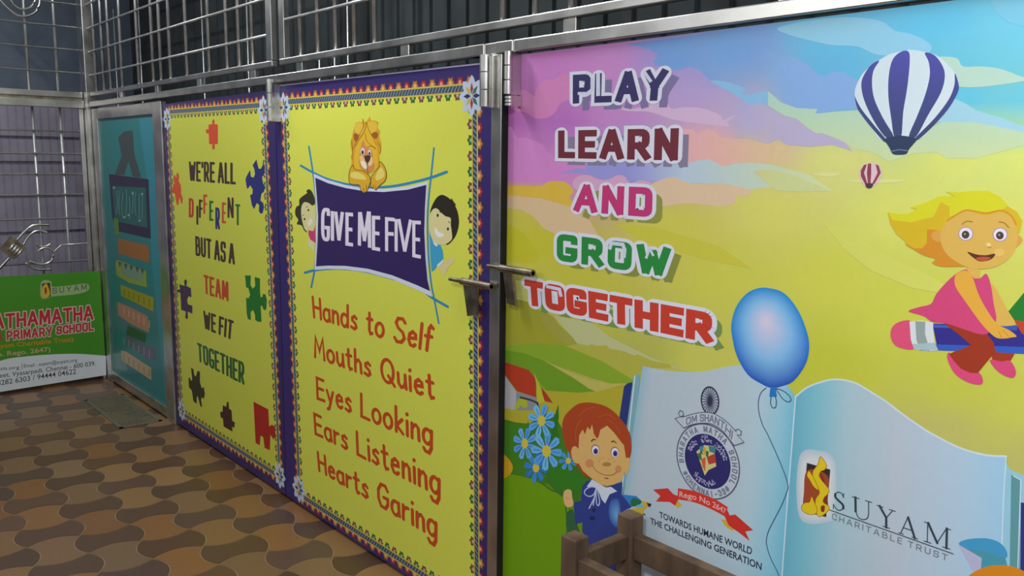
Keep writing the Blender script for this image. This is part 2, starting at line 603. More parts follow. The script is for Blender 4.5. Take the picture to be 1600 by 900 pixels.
def print_text(art, text, quad, c, bold=0.0, arc=None):
    """typeset text (the built-in face) in a pixel quad tl, tr, br, bl; arc = function(unit x, unit y) in sheet metres instead"""
    key = (text, bold)
    if key not in _glyphs:
        cu = bpy.data.curves.new('type', 'FONT')
        cu.body = text
        cu.offset = bold
        cu.resolution_u = 3
        o = bpy.data.objects.new('type', cu)
        COL.objects.link(o)
        dg = bpy.context.evaluated_depsgraph_get()
        me = o.evaluated_get(dg).to_mesh()
        vs = [(v.co.x, v.co.y) for v in me.vertices]
        fs = [tuple(p.vertices) for p in me.polygons]
        o.evaluated_get(dg).to_mesh_clear()
        bpy.data.objects.remove(o)
        bpy.data.curves.remove(cu)
        x0 = min(v[0] for v in vs); x1 = max(v[0] for v in vs)
        _glyphs[key] = ([((v[0] - x0) / (x1 - x0), v[1] / 0.70) for v in vs], fs)
    vs, fs = _glyphs[key]
    col = art.col(c)
    f = arc or quad_map(art, quad, 1.0, 0)
    uv = [f(*v) for v in vs]
    for fc in fs:
        art.face([uv[i] for i in fc], col)
    art.next()


# ------------------------------------------------------------------ the setting
def floor():
    s, ang, ox, oy = 0.185, math.radians(-4.4), 1.315, 4.14
    ca, sa = math.cos(ang), math.sin(ang)
    D = 0.19
    V, F, C = [], [], []
    darks = [(88, 63, 46), (82, 60, 42), (94, 67, 51), (90, 62, 40), (85, 63, 53)]
    lights = [(122, 90, 56), (129, 92, 53), (118, 90, 62), (127, 87, 48), (121, 95, 67), (131, 99, 60)]
    grout = lin((150, 124, 98))
    rnd = random.Random(3)

    def emit(pts, z, c):
        b = len(V)
        for x, y in pts:
            V.append((ox + s * (x * ca - y * sa), oy + s * (x * sa + y * ca), z))
        F.append(tuple(range(b, b + len(pts))))
        C.append(c)
    for i in range(-26, 7):
        for j in range(-30, 18):
            wx, wy = ox + s * (i * ca - j * sa), oy + s * (i * sa + j * ca)
            if wx > XG + 0.35 or wx < -3.4 or wy > YB + 0.7 or wy < -1.4:
                continue
            dark = (i + j) % 2 == 0
            kx = 1 if dark else -1
            g = 0.012
            pts = []
            n = 7
            for side in range(4):
                for k in range(n):
                    t = -0.5 + k / n
                    a = D * (1 - (2 * t) ** 2)
                    if side == 0: p = (t, -0.5 + (a if dark else -a))
                    elif side == 1: p = (0.5 + (a if dark else -a), t)
                    elif side == 2: p = (-t, 0.5 - (a if dark else -a))
                    else: p = (-0.5 - (a if dark else -a), -t)
                    pts.append((i + p[0] * (1 - 2 * g), j + p[1] * (1 - 2 * g)))
            c = lin(rnd.choice(darks if dark else lights))
            f = rnd.uniform(0.86, 1.14)
            emit(pts, 0.0, tuple(v * f for v in c))
    b = len(V)
    for x, y in ((-3.4, -1.4), (XG + 0.9, -1.4), (XG + 0.9, YB + 1.2), (-3.4, YB + 1.2)):
        V.append((x, y, -0.0012))
    F.append((b, b + 1, b + 2, b + 3))
    C.append(grout)
    me = bpy.data.meshes.new('floor')
    me.from_pydata(V, [], F)
    at = me.color_attributes.new('Col', 'FLOAT_COLOR', 'CORNER')
    k = 0
    for f, c in zip(F, C):
        for _ in f:
            at.data[k].color = (*c, 1)
            k += 1
    o = link('floor', me, TILE)
    tag(o, kind='structure')


floor()


def ribbed(name, mat, along, at, a0, a1, z0, z1, pitch, depth, gaps=()):
    """sheet wall with upright ribs; along = 'x' or 'y'"""
    bm = bmesh.new()
    n = int((a1 - a0) / pitch)
    prof = []
    for i in range(n):
        x = a0 + i * pitch
        prof += [(x, 0), (x + pitch * 0.78, 0), (x + pitch * 0.82, depth), (x + pitch * 0.96, depth)]
    prof.append((a1, 0))
    rows = [z0] + [v for g in gaps for v in (g - 0.012, g - 0.006, g + 0.006, g + 0.012)] + [z1]
    rows.sort()
    grid = []
    for z in rows:
        rec = 0.03 if any(abs(z - g) < 0.0065 for g in gaps) else 0.0
        grid.append([bm.verts.new((p[0], at + p[1] + rec, z) if along == 'x' else (at + p[1] + rec, p[0], z)) for p in prof])
    for a, b in zip(grid, grid[1:]):
        for k in range(len(prof) - 1):
            bm.faces.new((a[k], a[k + 1], b[k + 1], b[k]))
    return tag(obj(name, bm, mat), kind='structure')


ribbed('wall_back', PURPLE, 'x', YB + 0.55, -2.6, 2.11, 0, 1.86, 0.05, 0.007, (0.95, 1.2, 1.43, 1.6))
tag(obj('wall_upper', B(-2.6, 2.11, YB + 0.55, YB + 0.65, 1.86, 3.4, 0), BLUEWALL), kind='structure')
ribbed('wall_right', DARKWALL, 'y', XG + 0.46, -0.8, YB + 0.55, 0, 3.4, 0.12, 0.012)

# ------------------------------------------------------------------ steelwork
def gy(px, py, d=0.0):
    return -gate_uv(px, py, d)[0]


def gz(px, py, d=0.0):
    return gate_uv(px, py, d)[1]


ZR0, ZR1 = 1.793, 1.826
t = thing('header_rail', (XG, 3, ZR0), 'long square stainless steel rail above the row of poster gates', 'rail')
obj('rail_tube', B(XG - 0.022, XG + 0.012, 0.2, 5.99, ZR0, ZR1), STEEL, t)
obj('weld_sleeve', B(XG - 0.026, XG + 0.014, gy(767, 75), gy(741, 75), ZR0, ZR1), STEEL, t)
obj('weld_sleeve', B(XG - 0.026, XG + 0.014, gy(812, 70), gy(785, 70), ZR0, ZR1), STEEL, t)

t = thing('steel_post', (XG, 1.935, 0), 'square stainless steel post between the lion poster gate and the pastel sky poster gate', 'post')
obj('post_tube', B(XG - 0.022, XG - 0.001, gy(783, 300, .02), gy(767, 300, .02), 0, ZR0), STEEL, t)
obj('gap_shade_strip', B(XG - 0.0215, XG - 0.001, gy(784.8, 300, .02), gy(783, 300, .02), 0, ZR0, 0), noise_mat('gap_shade_black', (16, 15, 15), (24, 22, 22), 9, 0.9), t)  # black strip painting in the shade of the gap beside the post

t = thing('steel_post', (XG, 6.02, 0), 'square stainless steel corner post where the gate row meets the far grille wall', 'post')
obj('post_tube', B(1.574, 1.640, 6.004, 6.13, 0, 2.95), STEEL, t)
obj('weld_ring', B(1.572, 1.646, 6.0, 6.135, 1.79, 1.815), STEEL, t)


def grille_gate(name, label, y0, y1, left_tube, right_tube, bars, hbars, stubs):
    t = thing(name, (XG, (y0 + y1) / 2, 1.86), label, 'grille', 'steel grilles above the gates')
    zb0, zb1, top = 1.862, 1.886, 2.95
    obj('bottom_tube', B(XG - 0.014, XG + 0.012, y0, y1, zb0, zb1), STEEL, t)
    if left_tube: obj('side_tube', B(XG - 0.014, XG + 0.012, y1 - 0.045, y1, zb1, top), STEEL, t)
    if right_tube: obj('side_tube', B(XG - 0.014, XG + 0.012, y0, y0 + 0.05, zb1, top), STEEL, t)
    for y in bars:
        obj('vertical_bar', T([(XG, y, zb1 - 0.01), (XG, y, top)], 0.0088), BARS, t, True)
    for z, a, b in hbars:
        obj('horizontal_bar', T([(XG - 0.006, a, z), (XG - 0.006, b, z)], 0.006), BARS, t, True)
    for y in stubs:
        obj('stub', B(XG - 0.010, XG + 0.01, y - 0.024, y + 0.024, ZR1, zb0, 0.002), STEEL, t)
    return t


b1 = [gy(x, 118) for x in (150, 162, 172.5, 191, 217, 240, 252, 267, 293, 328, 356, 375, 396)]
g1y0, g1y1 = gy(429, 80), 5.99
grille_gate('window_grille', 'steel bar grille above the dim teal poster and puzzle poster gates', g1y0, g1y1, False, True, b1,
            [(z, g1y0 + .03, g1y1) for z in (1.992, 2.137, 2.282, 2.427, 2.572)], [gy(x, 140) for x in (191, 247, 314)] + [gy(398, 118)])
b2 = [gy(x, 80) for x in (470, 497, 525, 554.5, 586)] + [gy(786, 20), gy(836.5, 10), gy(893, 0), 1.45, 1.25, 1.05]
g2y0, g2y1 = 0.35, gy(441, 85)
grille_gate('window_grille', 'steel bar grille with a wide gap, above the lion and pastel sky posters', g2y0, g2y1, True, False, b2,
            [(z, gy(620, 10), g2y1) for z in (2.035, 2.18, 2.325, 2.47)] + [(z, g2y0, gy(786, 0)) for z in (2.12, 2.265, 2.41)],
            [gy(471, 110), gy(636, 78), gy(894, 40), 1.0])
# thin rods standing just behind the grilles
t = thing('rod_screen', (XG + 0.12, 3.5, 0), 'row of thin steel rods standing behind the grilles over the puzzle poster', 'rods')
for px in (181, 220, 318, 388, 499, 523, 544):
    r = ray(px, 90)
    k = (XG + 0.12) / r.x
    obj('thin_rod', T([(XG + 0.12, r.y * k, 0.0), (XG + 0.12, r.y * k, 2.4)], 0.0035), BARS, t, True)

# far grille wall
t = thing('far_rail', (0.3, YB, 1.78), 'double steel rail across the far grille wall above the green banner', 'rail')
obj('upper_tube', B(-1.6, 1.571, YB - 0.03, YB + 0.02, 1.852, 1.888), STEEL, t)
obj('lower_tube', B(-1.6, 1.571, YB - 0.05, YB + 0.02, 1.785, 1.832), STEEL, t)
obj('spacer', B(-1.6, 1.571, YB - 0.015, YB + 0.015, 1.832, 1.852, 0), DULL, t)

t = thing('window_grille', (0.3, YB, 1.888), 'upper steel bar grille in the far wall over the double rail', 'grille')
for x in (1.272, 1.436):
    obj('vertical_bar', T([(x, YB, 1.889), (x, YB, 2.95)], 0.009), BARS, t, True)
for z in (2.009, 2.152, 2.292, 2.434, 2.576):
    obj('horizontal_bar', T([(-1.6, YB - .012, z), (1.571, YB - .012, z)], 0.0055), BARS, t, True)


def back_curve(pts, d=0.03):
    return [back(p[0], p[1], d) for p in catmull(pts, False, 6)]


obj('scroll_ornament', T(back_curve([(-12, -22), (2, 2), (15, 15), (28, 24), (42, 25), (56, 18), (62, 4), (60, -14)]), 0.008), STEEL, t, True)
obj('scroll_ornament', T(back_curve([(8, -20), (18, 2), (30, 13), (44, 13), (54, 4), (55, -10)]), 0.007), STEEL, t, True)

t = thing('window_grille', (0.3, YB, 0.73), 'lower steel bar grille with scrolls in the far wall behind the green banner', 'grille')
for x in (1.279, 1.437):
    obj('vertical_bar', T([(x, YB, 1.784), (x, YB, 0.02)], 0.0085), BARS, t, True)
for z in (1.639, 1.495, 1.366, 1.235, 1.083, 0.80):
    obj('horizontal_bar', T([(-1.6, YB - .012, z), (1.571, YB - .012, z)], 0.0065), BARS, t, True)
obj('horizontal_bar', T([back(95, 383, .012), back(143, 379.5, .012)], 0.006), BARS, t, True)
obj('side_tube', B(1.545, 1.571, YB - 0.02, YB + 0.02, 0.0, 1.785), STEEL, t)
obj('bottom_tube', B(-1.6, 1.545, YB - 0.02, YB + 0.02, 0.0, 0.04), STEEL, t)
obj('scroll_ornament', T(back_curve([(-14, 432), (0, 418), (10, 407), (14, 403)]), 0.011), STEEL, t, True)
obj('scroll_ornament', T(back_curve([(26, 375), (36, 364), (48, 354), (60, 351), (77, 351.5)]), 0.009), STEEL, t, True)
obj('scroll_ornament', T(back_curve([(36, 383), (44, 370), (54, 362), (64, 360.5), (74, 364)]), 0.008), STEEL, t, True)
obj('scroll_ornament', T(back_curve([(58, 380), (59, 384), (66, 385.5), (74, 384), (79, 380.5)]), 0.007), STEEL, t, True)
obj('scroll_ornament', T(back_curve([(59, 393), (64, 389), (72, 387), (80, 390), (84, 398), (80, 407), (72, 412), (60, 412.5), (46, 408)]), 0.007), STEEL, t, True)
obj('scroll_ornament', T(back_curve([(40, 411), (50, 418), (62, 421), (80, 420.5)]), 0.007), STEEL, t, True)
obj('scroll_ornament', T(back_curve([(82, 400), (84, 394), (90, 388), (96, 383)]), 0.006), STEEL, t, True)
bm = bmesh.new()
pl = [back(*p, .05) for p in ((18, 369), (41, 388), (22, 406), (0, 389))]
pb = [p + Vector((0, .02, 0)) for p in pl]
v = [bm.verts.new(p) for p in pl + pb]
bm.faces.new(v[:4]); bm.faces.new(v[4:][::-1])
for k in range(4): bm.faces.new((v[k], v[(k + 1) % 4], v[4 + (k + 1) % 4], v[4 + k]))
obj('clasp_plate', bm, DULL, t)
bm = bmesh.new()
for a, b in (((12, 393), (22, 381)), ((16, 396), (27, 384)), ((20, 399), (31, 387)), ((24, 402), (35, 390))):
    tube(bm, [back(*a, .055), back(*b, .055)], 0.006)
obj('clasp_rods', bm, STEEL, t, True)


# ------------------------------------------------------------------ gate leaves
def sheet(name, corners, art_uv, parent, colour, E, thick=0.006, xyz=gate_xyz, mat=None, label=None):
    """a printed board: pixel corners tl, tr, br, bl, given its thickness"""
    a = Art(art_uv, xyz, E, 0.0)
    uv = [art_uv(p[0], p[1], 0) for p in corners]
    a.face(uv, a.col(colour))
    a.d = -thick
    a.face(uv[::-1], a.col((90, 90, 90)))
    a.d = 0
    n = len(uv)
    for i in range(n):
        j = (i + 1) % n
        b = len(a.V)
        a.V += [xyz(*uv[i], 0), xyz(*uv[j], 0), xyz(*uv[j], -thick), xyz(*uv[i], -thick)]
        a.F.append((b, b + 3, b + 2, b + 1))
        a.C.append([a.col(colour)] * 4)
    return a.build(name, parent, label, mat)


def flower(art, u, v, r, c, mid):
    pts = []
    for i in range(24):
        a = 2 * math.pi * i / 24
        rr = r * (0.86 + 0.16 * math.cos(6 * a))
        pts.append((u + rr * math.cos(a), v + rr * math.sin(a)))
    art.face(pts, art.col(tuple(v * .62 for v in c)))
    d = art.d
    art.d += STEP * .5
    art.face([(u + (x - u) * .78, v + (y - v) * .78) for x, y in pts], art.col(c))
    art.d += STEP * .5
    art.face([(u + r * .34 * math.cos(k), v + r * .34 * math.sin(k)) for k in [2 * math.pi * q / 8 for q in range(8)]], art.col(mid))
    art.d = d


def star(art, p, rx, ry):
    """eight-pointed mirror-work star"""
    u, v = art.P(p)
    W, pts = 16, []
    for i in range(32):
        a = 2 * math.pi * i / 32
        k = (1.0, .86, .68, .86)[i % 4]
        pts.append((u + rx * k * math.sin(a), v + ry * k * math.cos(a)))
    art.face(pts, art.col((178, 190, 208)))
    art.next()
    cs = [(150, 50, 60), (40, 105, 75), (40, 45, 90), (40, 105, 75), (150, 50, 60), (190, 170, 50), (40, 45, 90), (190, 170, 50)]
    for i in range(8):
        a = 2 * math.pi * i / 8
        q = []
        for rr, da in ((.06, 0), (.36, -.34), (.66, 0), (.36, .34)):
            q.append((u + rx * rr * math.sin(a + da), v + ry * rr * math.cos(a + da)))
        art.face(q, art.col(cs[i]))
    art.next()


def border(art, corners, pitch, stars, sr):
    """rope between two yellow lines with flowers outside and leaves inside; corners = rope centre corners in px"""
    c = [art.P(p) for p in corners]
    cen = (sum(p[0] for p in c) / 4, sum(p[1] for p in c) / 4)
    r = 0.0212
    d0 = art.d
    for i in range(4):
        a, b = c[i], c[(i + 1) % 4]
        L = math.hypot(b[0] - a[0], b[1] - a[1])
        tx, ty = (b[0] - a[0]) / L, (b[1] - a[1]) / L
        nx, ny = -ty, tx
        if (cen[0] - a[0]) * nx + (cen[1] - a[1]) * ny < 0: nx, ny = -nx, -ny
        n = int(L / pitch)
        for k in range(n):
            s = (k + .5) * L / n
            art.d = d0
            flower(art, a[0] + tx * s - nx * .019, a[1] + ty * s - ny * .019, r, (184, 118, 56) if k % 2 else (158, 44, 58), (205, 170, 100) if k % 2 else (215, 140, 120))
            s = (k + .25) * L / n
            flower(art, a[0] + tx * s + nx * .019, a[1] + ty * s + ny * .019, r * .85, (45, 105, 45) if k % 2 else (120, 72, 70), (150, 170, 120) if k % 2 else (190, 160, 140))
    art.d = d0 + 2 * STEP
    q = c + [c[0]]
    for a, b in zip(q, q[1:]):
        art.stroke([a, b], 0.030, art.col((190, 172, 60)), False, 'square')
        art.next()
    for a, b in zip(q, q[1:]):
        art.stroke([a, b], 0.019, art.col((52, 66, 84)), False, 'square')
        art.next()
        L = math.hypot(b[0] - a[0], b[1] - a[1])
        tx, ty = (b[0] - a[0]) / L, (b[1] - a[1]) / L
        n = int(L / 0.017)
        for k in range(n):
            s = (k + .5) * L / n
            u, v = a[0] + tx * s, a[1] + ty * s
            w, h = .0028, .0085
            e = (tx * .006 - ty * h, ty * .006 + tx * h)
            art.face([(u - e[0] - tx * w, v - e[1] - ty * w), (u - e[0] + tx * w, v - e[1] + ty * w), (u + e[0] + tx * w, v + e[1] + ty * w), (u + e[0] - tx * w, v + e[1] - ty * w)], art.col((120, 138, 152)))
        art.next()
    for p in stars: star(art, p, *sr)


def hinge(px0, py0, px1, py1, r, parent, d=0.042):
    y = (gy(px0, py0, d) + gy(px1, py0, d)) / 2
    z0, z1 = gz(px0, py1, d), gz(px0, py0, d)
    bm = bmesh.new()
    n = 3
    for k in range(n):
        a, b = z0 + (z1 - z0) * k / n, z0 + (z1 - z0) * (k + 1) / n
        tube(bm, [(XG - d, y, a + .0015), (XG - d, y, b - .0015)], r, 16)
    box(bm, XG - d, XG - .001, y - .008, y + .008, z0, min(z1, ZR0 - .002))
    return obj('hinge', bm, STEEL, parent)


def bolt(parent, a, b, handle_quad, d=0.035, r=0.0065):
    p, q = gate(*a, d), gate(*b, d)
    q.z = (p.z + q.z) / 2; p.z = q.z
    bm = T([p, q], r, 12)
    m = p.lerp(q, .3)
    tube(bm, [m, q], r * 1.7, 12)
    o = obj('bolt', bm, DULL, parent, False)
    bm = bmesh.new()
    f = [gate(*c, d - .004) for c in handle_quad]
    g = [v + Vector((.007, 0, 0)) for v in f]
    vs = [bm.verts.new(v) for v in f + g]
    bm.faces.new(vs[:4]); bm.faces.new(vs[4:][::-1])
    for k in range(4): bm.faces.new((vs[k], vs[(k + 1) % 4], vs[4 + (k + 1) % 4], vs[4 + k]))
    obj('bolt_handle', bm, DULL, o)
    return o


# --- dim teal poster
EQ = 0.75
T1 = thing('gate_leaf', (XG, 5.4, 0.02), 'narrow steel framed gate with a dim teal poster beside the far corner', 'gate')
bm = bmesh.new()
for q in (((148, 166), (157, 181), (172, 588), (166, 582)), ((240, 170), (251, 168), (268, 661), (261, 654))):
    pass
box(bm, XG - .012, XG + .02, 5.88, 5.985, 0.0, 1.78, .003)
box(bm, XG - .012, XG + .02, 4.71, 4.845, 0.0, 1.78, .003)
ya, yb = 4.845, 5.88
box(bm, XG - .012, XG + .02, ya, yb, 1.715, 1.78, .003)
box(bm, XG - .012, XG + .02, ya, yb, 0.015, .075, .003)
obj('frame', bm, STEEL, T1)
sh = sheet('poster_sheet', [px_of(5.88, 1.73), px_of(4.845, 1.73), px_of(4.845, .05), px_of(5.88, .05)], gate_uv, T1, (36, 112, 112), EQ)
a = Art(gate_uv, gate_xyz, EQ)
a.poly(Z(150, 180, 3.75, [(250, 20), (330, 12), (365, 640), (380, 770), (470, 1770), (415, 1730), (330, 900), (300, 400)]), (42, 122, 134))
a.poly(Z(150, 400, 3.46, [(75, 530), (150, 520), (170, 620), (85, 605)]), (85, 135, 130))
k = 3.75
a.poly(Z(150, 180, k, [(130, 130), (165, 95), (215, 90), (225, 230), (265, 365), (215, 360), (190, 270), (165, 350), (110, 350), (150, 240)]), (55, 68, 68))
a.poly(Z(150, 180, k, [(75, 345), (308, 375), (322, 725), (130, 680), (95, 600)]), (40, 36, 62))
a.poly(Z(150, 180, k, [(95, 415), (290, 425), (300, 660), (135, 625), (108, 600)]), (30, 88, 84))
rq = random.Random(11)
for kx in range(9):
    x = 120 + kx * 19
    y0, y1 = 445 + rq.uniform(-22, 20) + kx * 3, 575 + rq.uniform(-15, 20) + kx * 3
    a.line(Z(150, 180, k, [(x, y0), (x + rq.uniform(-8, 8), (y0 + y1) / 2), (x + rq.uniform(-4, 4), y1)]), .9, (92, 134, 126), smooth=True)
for x, y in ((105, 425), (215, 458), (270, 462), (165, 598), (255, 618), (190, 585)):
    a.poly(Z(150, 180, k, ell(x, y, 7, 7, 8)), (120, 152, 146))
a.build('ribbon_sign_print', sh)
a = Art(gate_uv, gate_xyz, EQ, 30 * STEP)
a.poly(Z(150, 180, k, [(105, 600), (130, 610), (135, 700), (110, 700)]), (85, 125, 40))
a.poly(Z(150, 180, k, [(128, 720), (310, 765), (312, 865), (130, 810)]), (142, 92, 36))
k = 3.46
a.poly(Z(150, 400, k, [(105, 40), (115, 20), (270, 80), (275, 170), (180, 145), (110, 105)]), (128, 145, 60))
a.poly(Z(150, 400, k, [(135, 30), (150, 45), (175, 50), (200, 55), (255, 85), (250, 140), (200, 125), (140, 95)]), (110, 135, 120))
for x in (128, 160, 190, 222, 250):
    a.poly(Z(150, 400, k, [(x - 10, x * .3 - 10), (x + 12, x * .3 - 2), (x, x * .3 + 24)]), (60, 85, 50))
a.poly(Z(150, 400, k, [(133, 155), (312, 225), (310, 300), (135, 215)]), (140, 140, 32))
a.poly(Z(150, 400, k, [(115, 250), (160, 265), (280, 325), (288, 415), (200, 375), (120, 320)]), (160, 118, 95))
a.poly(Z(150, 400, k, [(170, 375), (270, 420), (265, 470), (165, 425)]), (30, 80, 45))
a.poly(Z(150, 400, k, [(162, 425), (240, 470), (320, 500), (325, 560), (280, 560), (210, 500), (165, 470)]), (85, 85, 105))
a.poly(Z(150, 400, k, [(135, 510), (160, 515), (298, 605), (300, 672), (140, 565)]), (172, 150, 112))
for i, (y0, y1) in enumerate(((175, 235), (275, 350), (440, 510), (530, 610))):
    p = Z(150, 400, k, [(150, y0 + 2), (290, y1), (290, y1 + 42), (150, y0 + 38)])
    write(a, 'IIIIII', p, 1.0, ((90, 95, 30), (195, 160, 140), (135, 135, 150), (130, 108, 80))[i], gap=.7)
a.build('coloured_tag_print', sh)

# --- puzzle poster
EQ = 0.75
YEL = (188, 193, 68)
T2 = thing('gate_leaf', (XG, 4.0, 0.02), 'gate with a yellow poster of jigsaw pieces saying we fit together', 'gate')
sh = sheet('poster_sheet', [px_of(4.70, 1.762), px_of(3.372, 1.772), px_of(3.372, .012), px_of(4.70, .012)], gate_uv, T2, (46, 36, 88), EQ)
obj('back_frame', box(box(B(XG + .007, XG + .03, 3.38, 4.69, 0.02, .06), XG + .007, XG + .03, 3.38, 4.69, 1.71, 1.75), XG + .007, XG + .03, 3.38, 3.42, .06, 1.71), STEEL, T2)
hinge(416, 124, 427, 190, .016, T2)
C2 = [(262, 175), (412, 164), (437, 745), (283, 645)]
a = Art(gate_uv, gate_xyz, EQ)
a.poly(C2, YEL)
border(a, C2, .046, [(261, 186), (412, 172), (437, 743), (284, 641)], (.058, .062))
a.build('floral_border_print', sh)
D2 = a.d + STEP
DK, RD, OR, GR, NV = (66, 44, 40), (176, 58, 34), (186, 78, 40), (30, 104, 42), (38, 42, 108)
for txt, q, c in (("WE'RE ALL", [(294.7, 252), (369, 254), (369, 288.5), (295, 282.5)], DK),
                  ('BUT AS A', [(304.5, 368.5), (367.6, 381), (367.6, 414), (305, 399)], DK),
                  ('TEAM', [(317.3, 428.6), (357.5, 440.5), (357.5, 471.6), (318.5, 458.3)], (178, 66, 36)),
                  ('WE FIT', [(317, 484.5), (366, 501.5), (363, 532), (318.5, 513)], DK),
                  ('TOGETHER', [(307.3, 534.7), (382.7, 566.7), (382.5, 602.5), (309, 564)], (34, 88, 40))):
    for wd, one in enumerate(txt.split()):
        a = Art(gate_uv, gate_xyz, EQ, D2)
        write(a, txt, q, 3.9, c, gap=.5, cap='round', word=wd, asp=.78)
        a.build('printed_lettering', sh, 'word reading %s' % one.lower())
a = Art(gate_uv, gate_xyz, EQ, D2)
for ch, x0, x1, y0, y1, c in (('D', 195, 242, 309.5, 340, RD), ('I', 258, 285, 321, 351.6, DK), ('F', 283, 320, 311.6, 341, DK), ('F', 322, 362, 303.6, 334.7, OR),
                              ('E', 375, 415, 313.4, 345.3, GR), ('R', 428, 472, 324, 358.7, NV), ('E', 485, 525, 316, 349, OR), ('N', 535, 592, 308, 341, DK), ('T', 603, 650, 318.7, 352.4, GR)):
    x0, x1 = 260 + x0 / 5.622, 260 + x1 / 5.622
    write(a, ch, [(x0, y0), (x1, y0 + .6), (x1, y1), (x0, y1 - .6)], 3.6, c, cap='round', asp=.85)
a.build('printed_lettering', sh, 'line reading different in mixed colours')
k1, k2, k3 = (260, 180, 5.622), (260, 340, 5.622), (260, 490, 3.911)
for lab, c, kk, pts in (
    ('orange red upright piece', (196, 72, 40), k1, [(370, 82), (405, 78), (400, 60), (408, 35), (418, 35), (425, 60), (420, 78), (452, 82), (452, 252), (422, 255), (425, 275), (422, 300), (405, 300), (400, 275), (405, 255), (375, 252), (372, 160), (352, 160), (345, 140), (352, 122), (370, 125)]),
    ('orange piece', (200, 82, 38), k1, [(48, 645), (60, 610), (70, 600), (60, 560), (65, 520), (75, 530), (85, 550), (90, 510), (100, 505), (112, 530), (108, 580), (125, 610), (130, 650), (128, 690), (145, 730), (138, 780), (128, 770), (115, 720), (105, 790), (90, 785), (80, 740), (75, 690), (48, 675)]),
    ('navy blue piece', (38, 44, 108), k1, [(790, 388), (810, 470), (830, 470), (850, 430), (865, 450), (862, 510), (840, 545), (850, 600), (862, 640), (858, 670), (835, 690), (825, 750), (850, 770), (857, 810), (845, 860), (825, 865), (812, 840), (815, 790), (795, 770), (770, 825), (750, 790), (735, 700), (755, 695), (758, 650), (735, 615), (720, 640), (708, 645), (695, 570), (700, 545), (735, 480), (742, 540), (765, 548), (778, 520), (772, 470), (757, 440)]),
    ('purple piece', (60, 44, 76), k2, [(170, 540), (182, 560), (175, 600), (215, 620), (220, 700), (195, 690), (182, 720), (188, 760), (228, 775), (228, 845), (185, 825), (190, 880), (180, 893), (165, 880), (170, 825), (130, 810), (122, 660), (100, 655), (85, 635), (120, 630), (112, 585), (160, 600), (155, 555)]),
    ('green piece', (22, 106, 34), k2, [(690, 508), (742, 508), (738, 590), (758, 625), (780, 600), (775, 520), (822, 535), (822, 650), (828, 700), (845, 695), (845, 670), (870, 675), (882, 720), (878, 800), (865, 815), (848, 800), (842, 775), (828, 775), (835, 915), (805, 915), (780, 900), (778, 850), (760, 810), (740, 830), (742, 900), (715, 890), (705, 840), (700, 700), (720, 710), (735, 680), (720, 620), (700, 612)]),
    ('blackish piece', (46, 46, 30), k3, [(150, 330), (165, 340), (170, 375), (180, 385), (190, 350), (205, 355), (205, 420), (215, 455), (228, 450), (235, 490), (228, 522), (215, 510), (212, 530), (218, 565), (210, 572), (200, 540), (192, 505), (185, 510), (185, 552), (165, 535), (155, 470), (138, 450), (135, 395), (142, 390), (150, 410), (158, 405)]),
    ('dark brown piece', (62, 34, 28), k3, [(345, 560), (365, 570), (370, 540), (380, 540), (382, 580), (398, 592), (402, 655), (418, 665), (415, 700), (400, 690), (405, 722), (350, 690), (345, 640), (332, 635), (328, 600), (343, 600)]),
    ('red corner piece', (158, 32, 26), k3, [(532, 538), (622, 585), (628, 690), (645, 678), (660, 690), (668, 740), (655, 770), (635, 740), (632, 835), (600, 820), (592, 755), (575, 745), (570, 805), (545, 790)])):
    a = Art(gate_uv, gate_xyz, EQ, D2)
    a.poly(Z(*kk, pts), c)
    a.build('jigsaw_piece_print', sh, lab)

# --- lion poster
EQ = 0.75
T3 = thing('gate_leaf', (XG, 2.7, 0.02), 'gate with a yellow poster of a cartoon lion over a purple give me five panel', 'gate')
sh = sheet('poster_sheet', [px_of(3.366, 1.784), px_of(1.95, 1.775), px_of(1.95, .012), px_of(3.366, .012)], gate_uv, T3, (48, 36, 98), EQ)
obj('back_frame', box(box(B(XG + .007, XG + .03, 1.955, 3.36, 0.02, .06), XG + .007, XG + .03, 1.955, 3.36, 1.71, 1.75), XG + .007, XG + .03, 3.32, 3.36, .06, 1.71), STEEL, T3)
hinge(752, 86, 766, 168, .017, T3)
C3 = [(444, 159.5), (741.5, 137), (745, 952), (468, 773)]
a = Art(gate_uv, gate_xyz, EQ)
a.line([px_of(3.366, 1.784), px_of(1.95, 1.775)], 1.6, (190, 185, 215))
a.poly(C3, (200, 205, 76))
border(a, C3, .0465, [(443, 168), (737, 150), (467, 764)], (.062, .062))
a.build('floral_border_print', sh)
D3 = a.d + STEP
k6 = (400, 225, 4)
a = Art(gate_uv, gate_xyz, EQ, D3)
for pts in (Z(*k6, [(280, 135), (360, 180), (450, 220), (560, 250), (680, 268), (780, 270), (880, 260), (1000, 235), (1100, 208), (1190, 175)]),
            Z(*k6, [(305, 805), (360, 790), (450, 780), (560, 780), (700, 800), (850, 840), (1000, 885), (1100, 960), (1195, 1015)])):
    a.line(pts, 3.4, (48, 128, 172), smooth=True)
for pts in (Z(*k6, [(330, 15), (350, 140), (366, 260), (382, 450), (380, 600), (368, 770), (345, 895)]),
            Z(*k6, [(1112, 25), (1094, 200), (1080, 330), (1072, 480), (1078, 700), (1096, 880), (1112, 960), (1142, 1120)])):
    a.line(pts, 2.6, (48, 128, 172), smooth=True)
inner = Z(*k6, [(370, 210), (450, 245), (560, 275), (680, 295), (800, 300), (950, 285), (1065, 255), (1056, 400), (1052, 550), (1060, 720), (1072, 850), (1088, 920), (1000, 880), (850, 820), (700, 780), (560, 762), (450, 760), (375, 765), (385, 600), (388, 450), (380, 330)])
cx, cy = 581, 352
a.poly([(cx + (x - cx) * 1.028, cy + (y - cy) * 1.085) for x, y in inner], (196, 204, 228))
a.poly(inner, (46, 32, 86))
DP = a.d + STEP
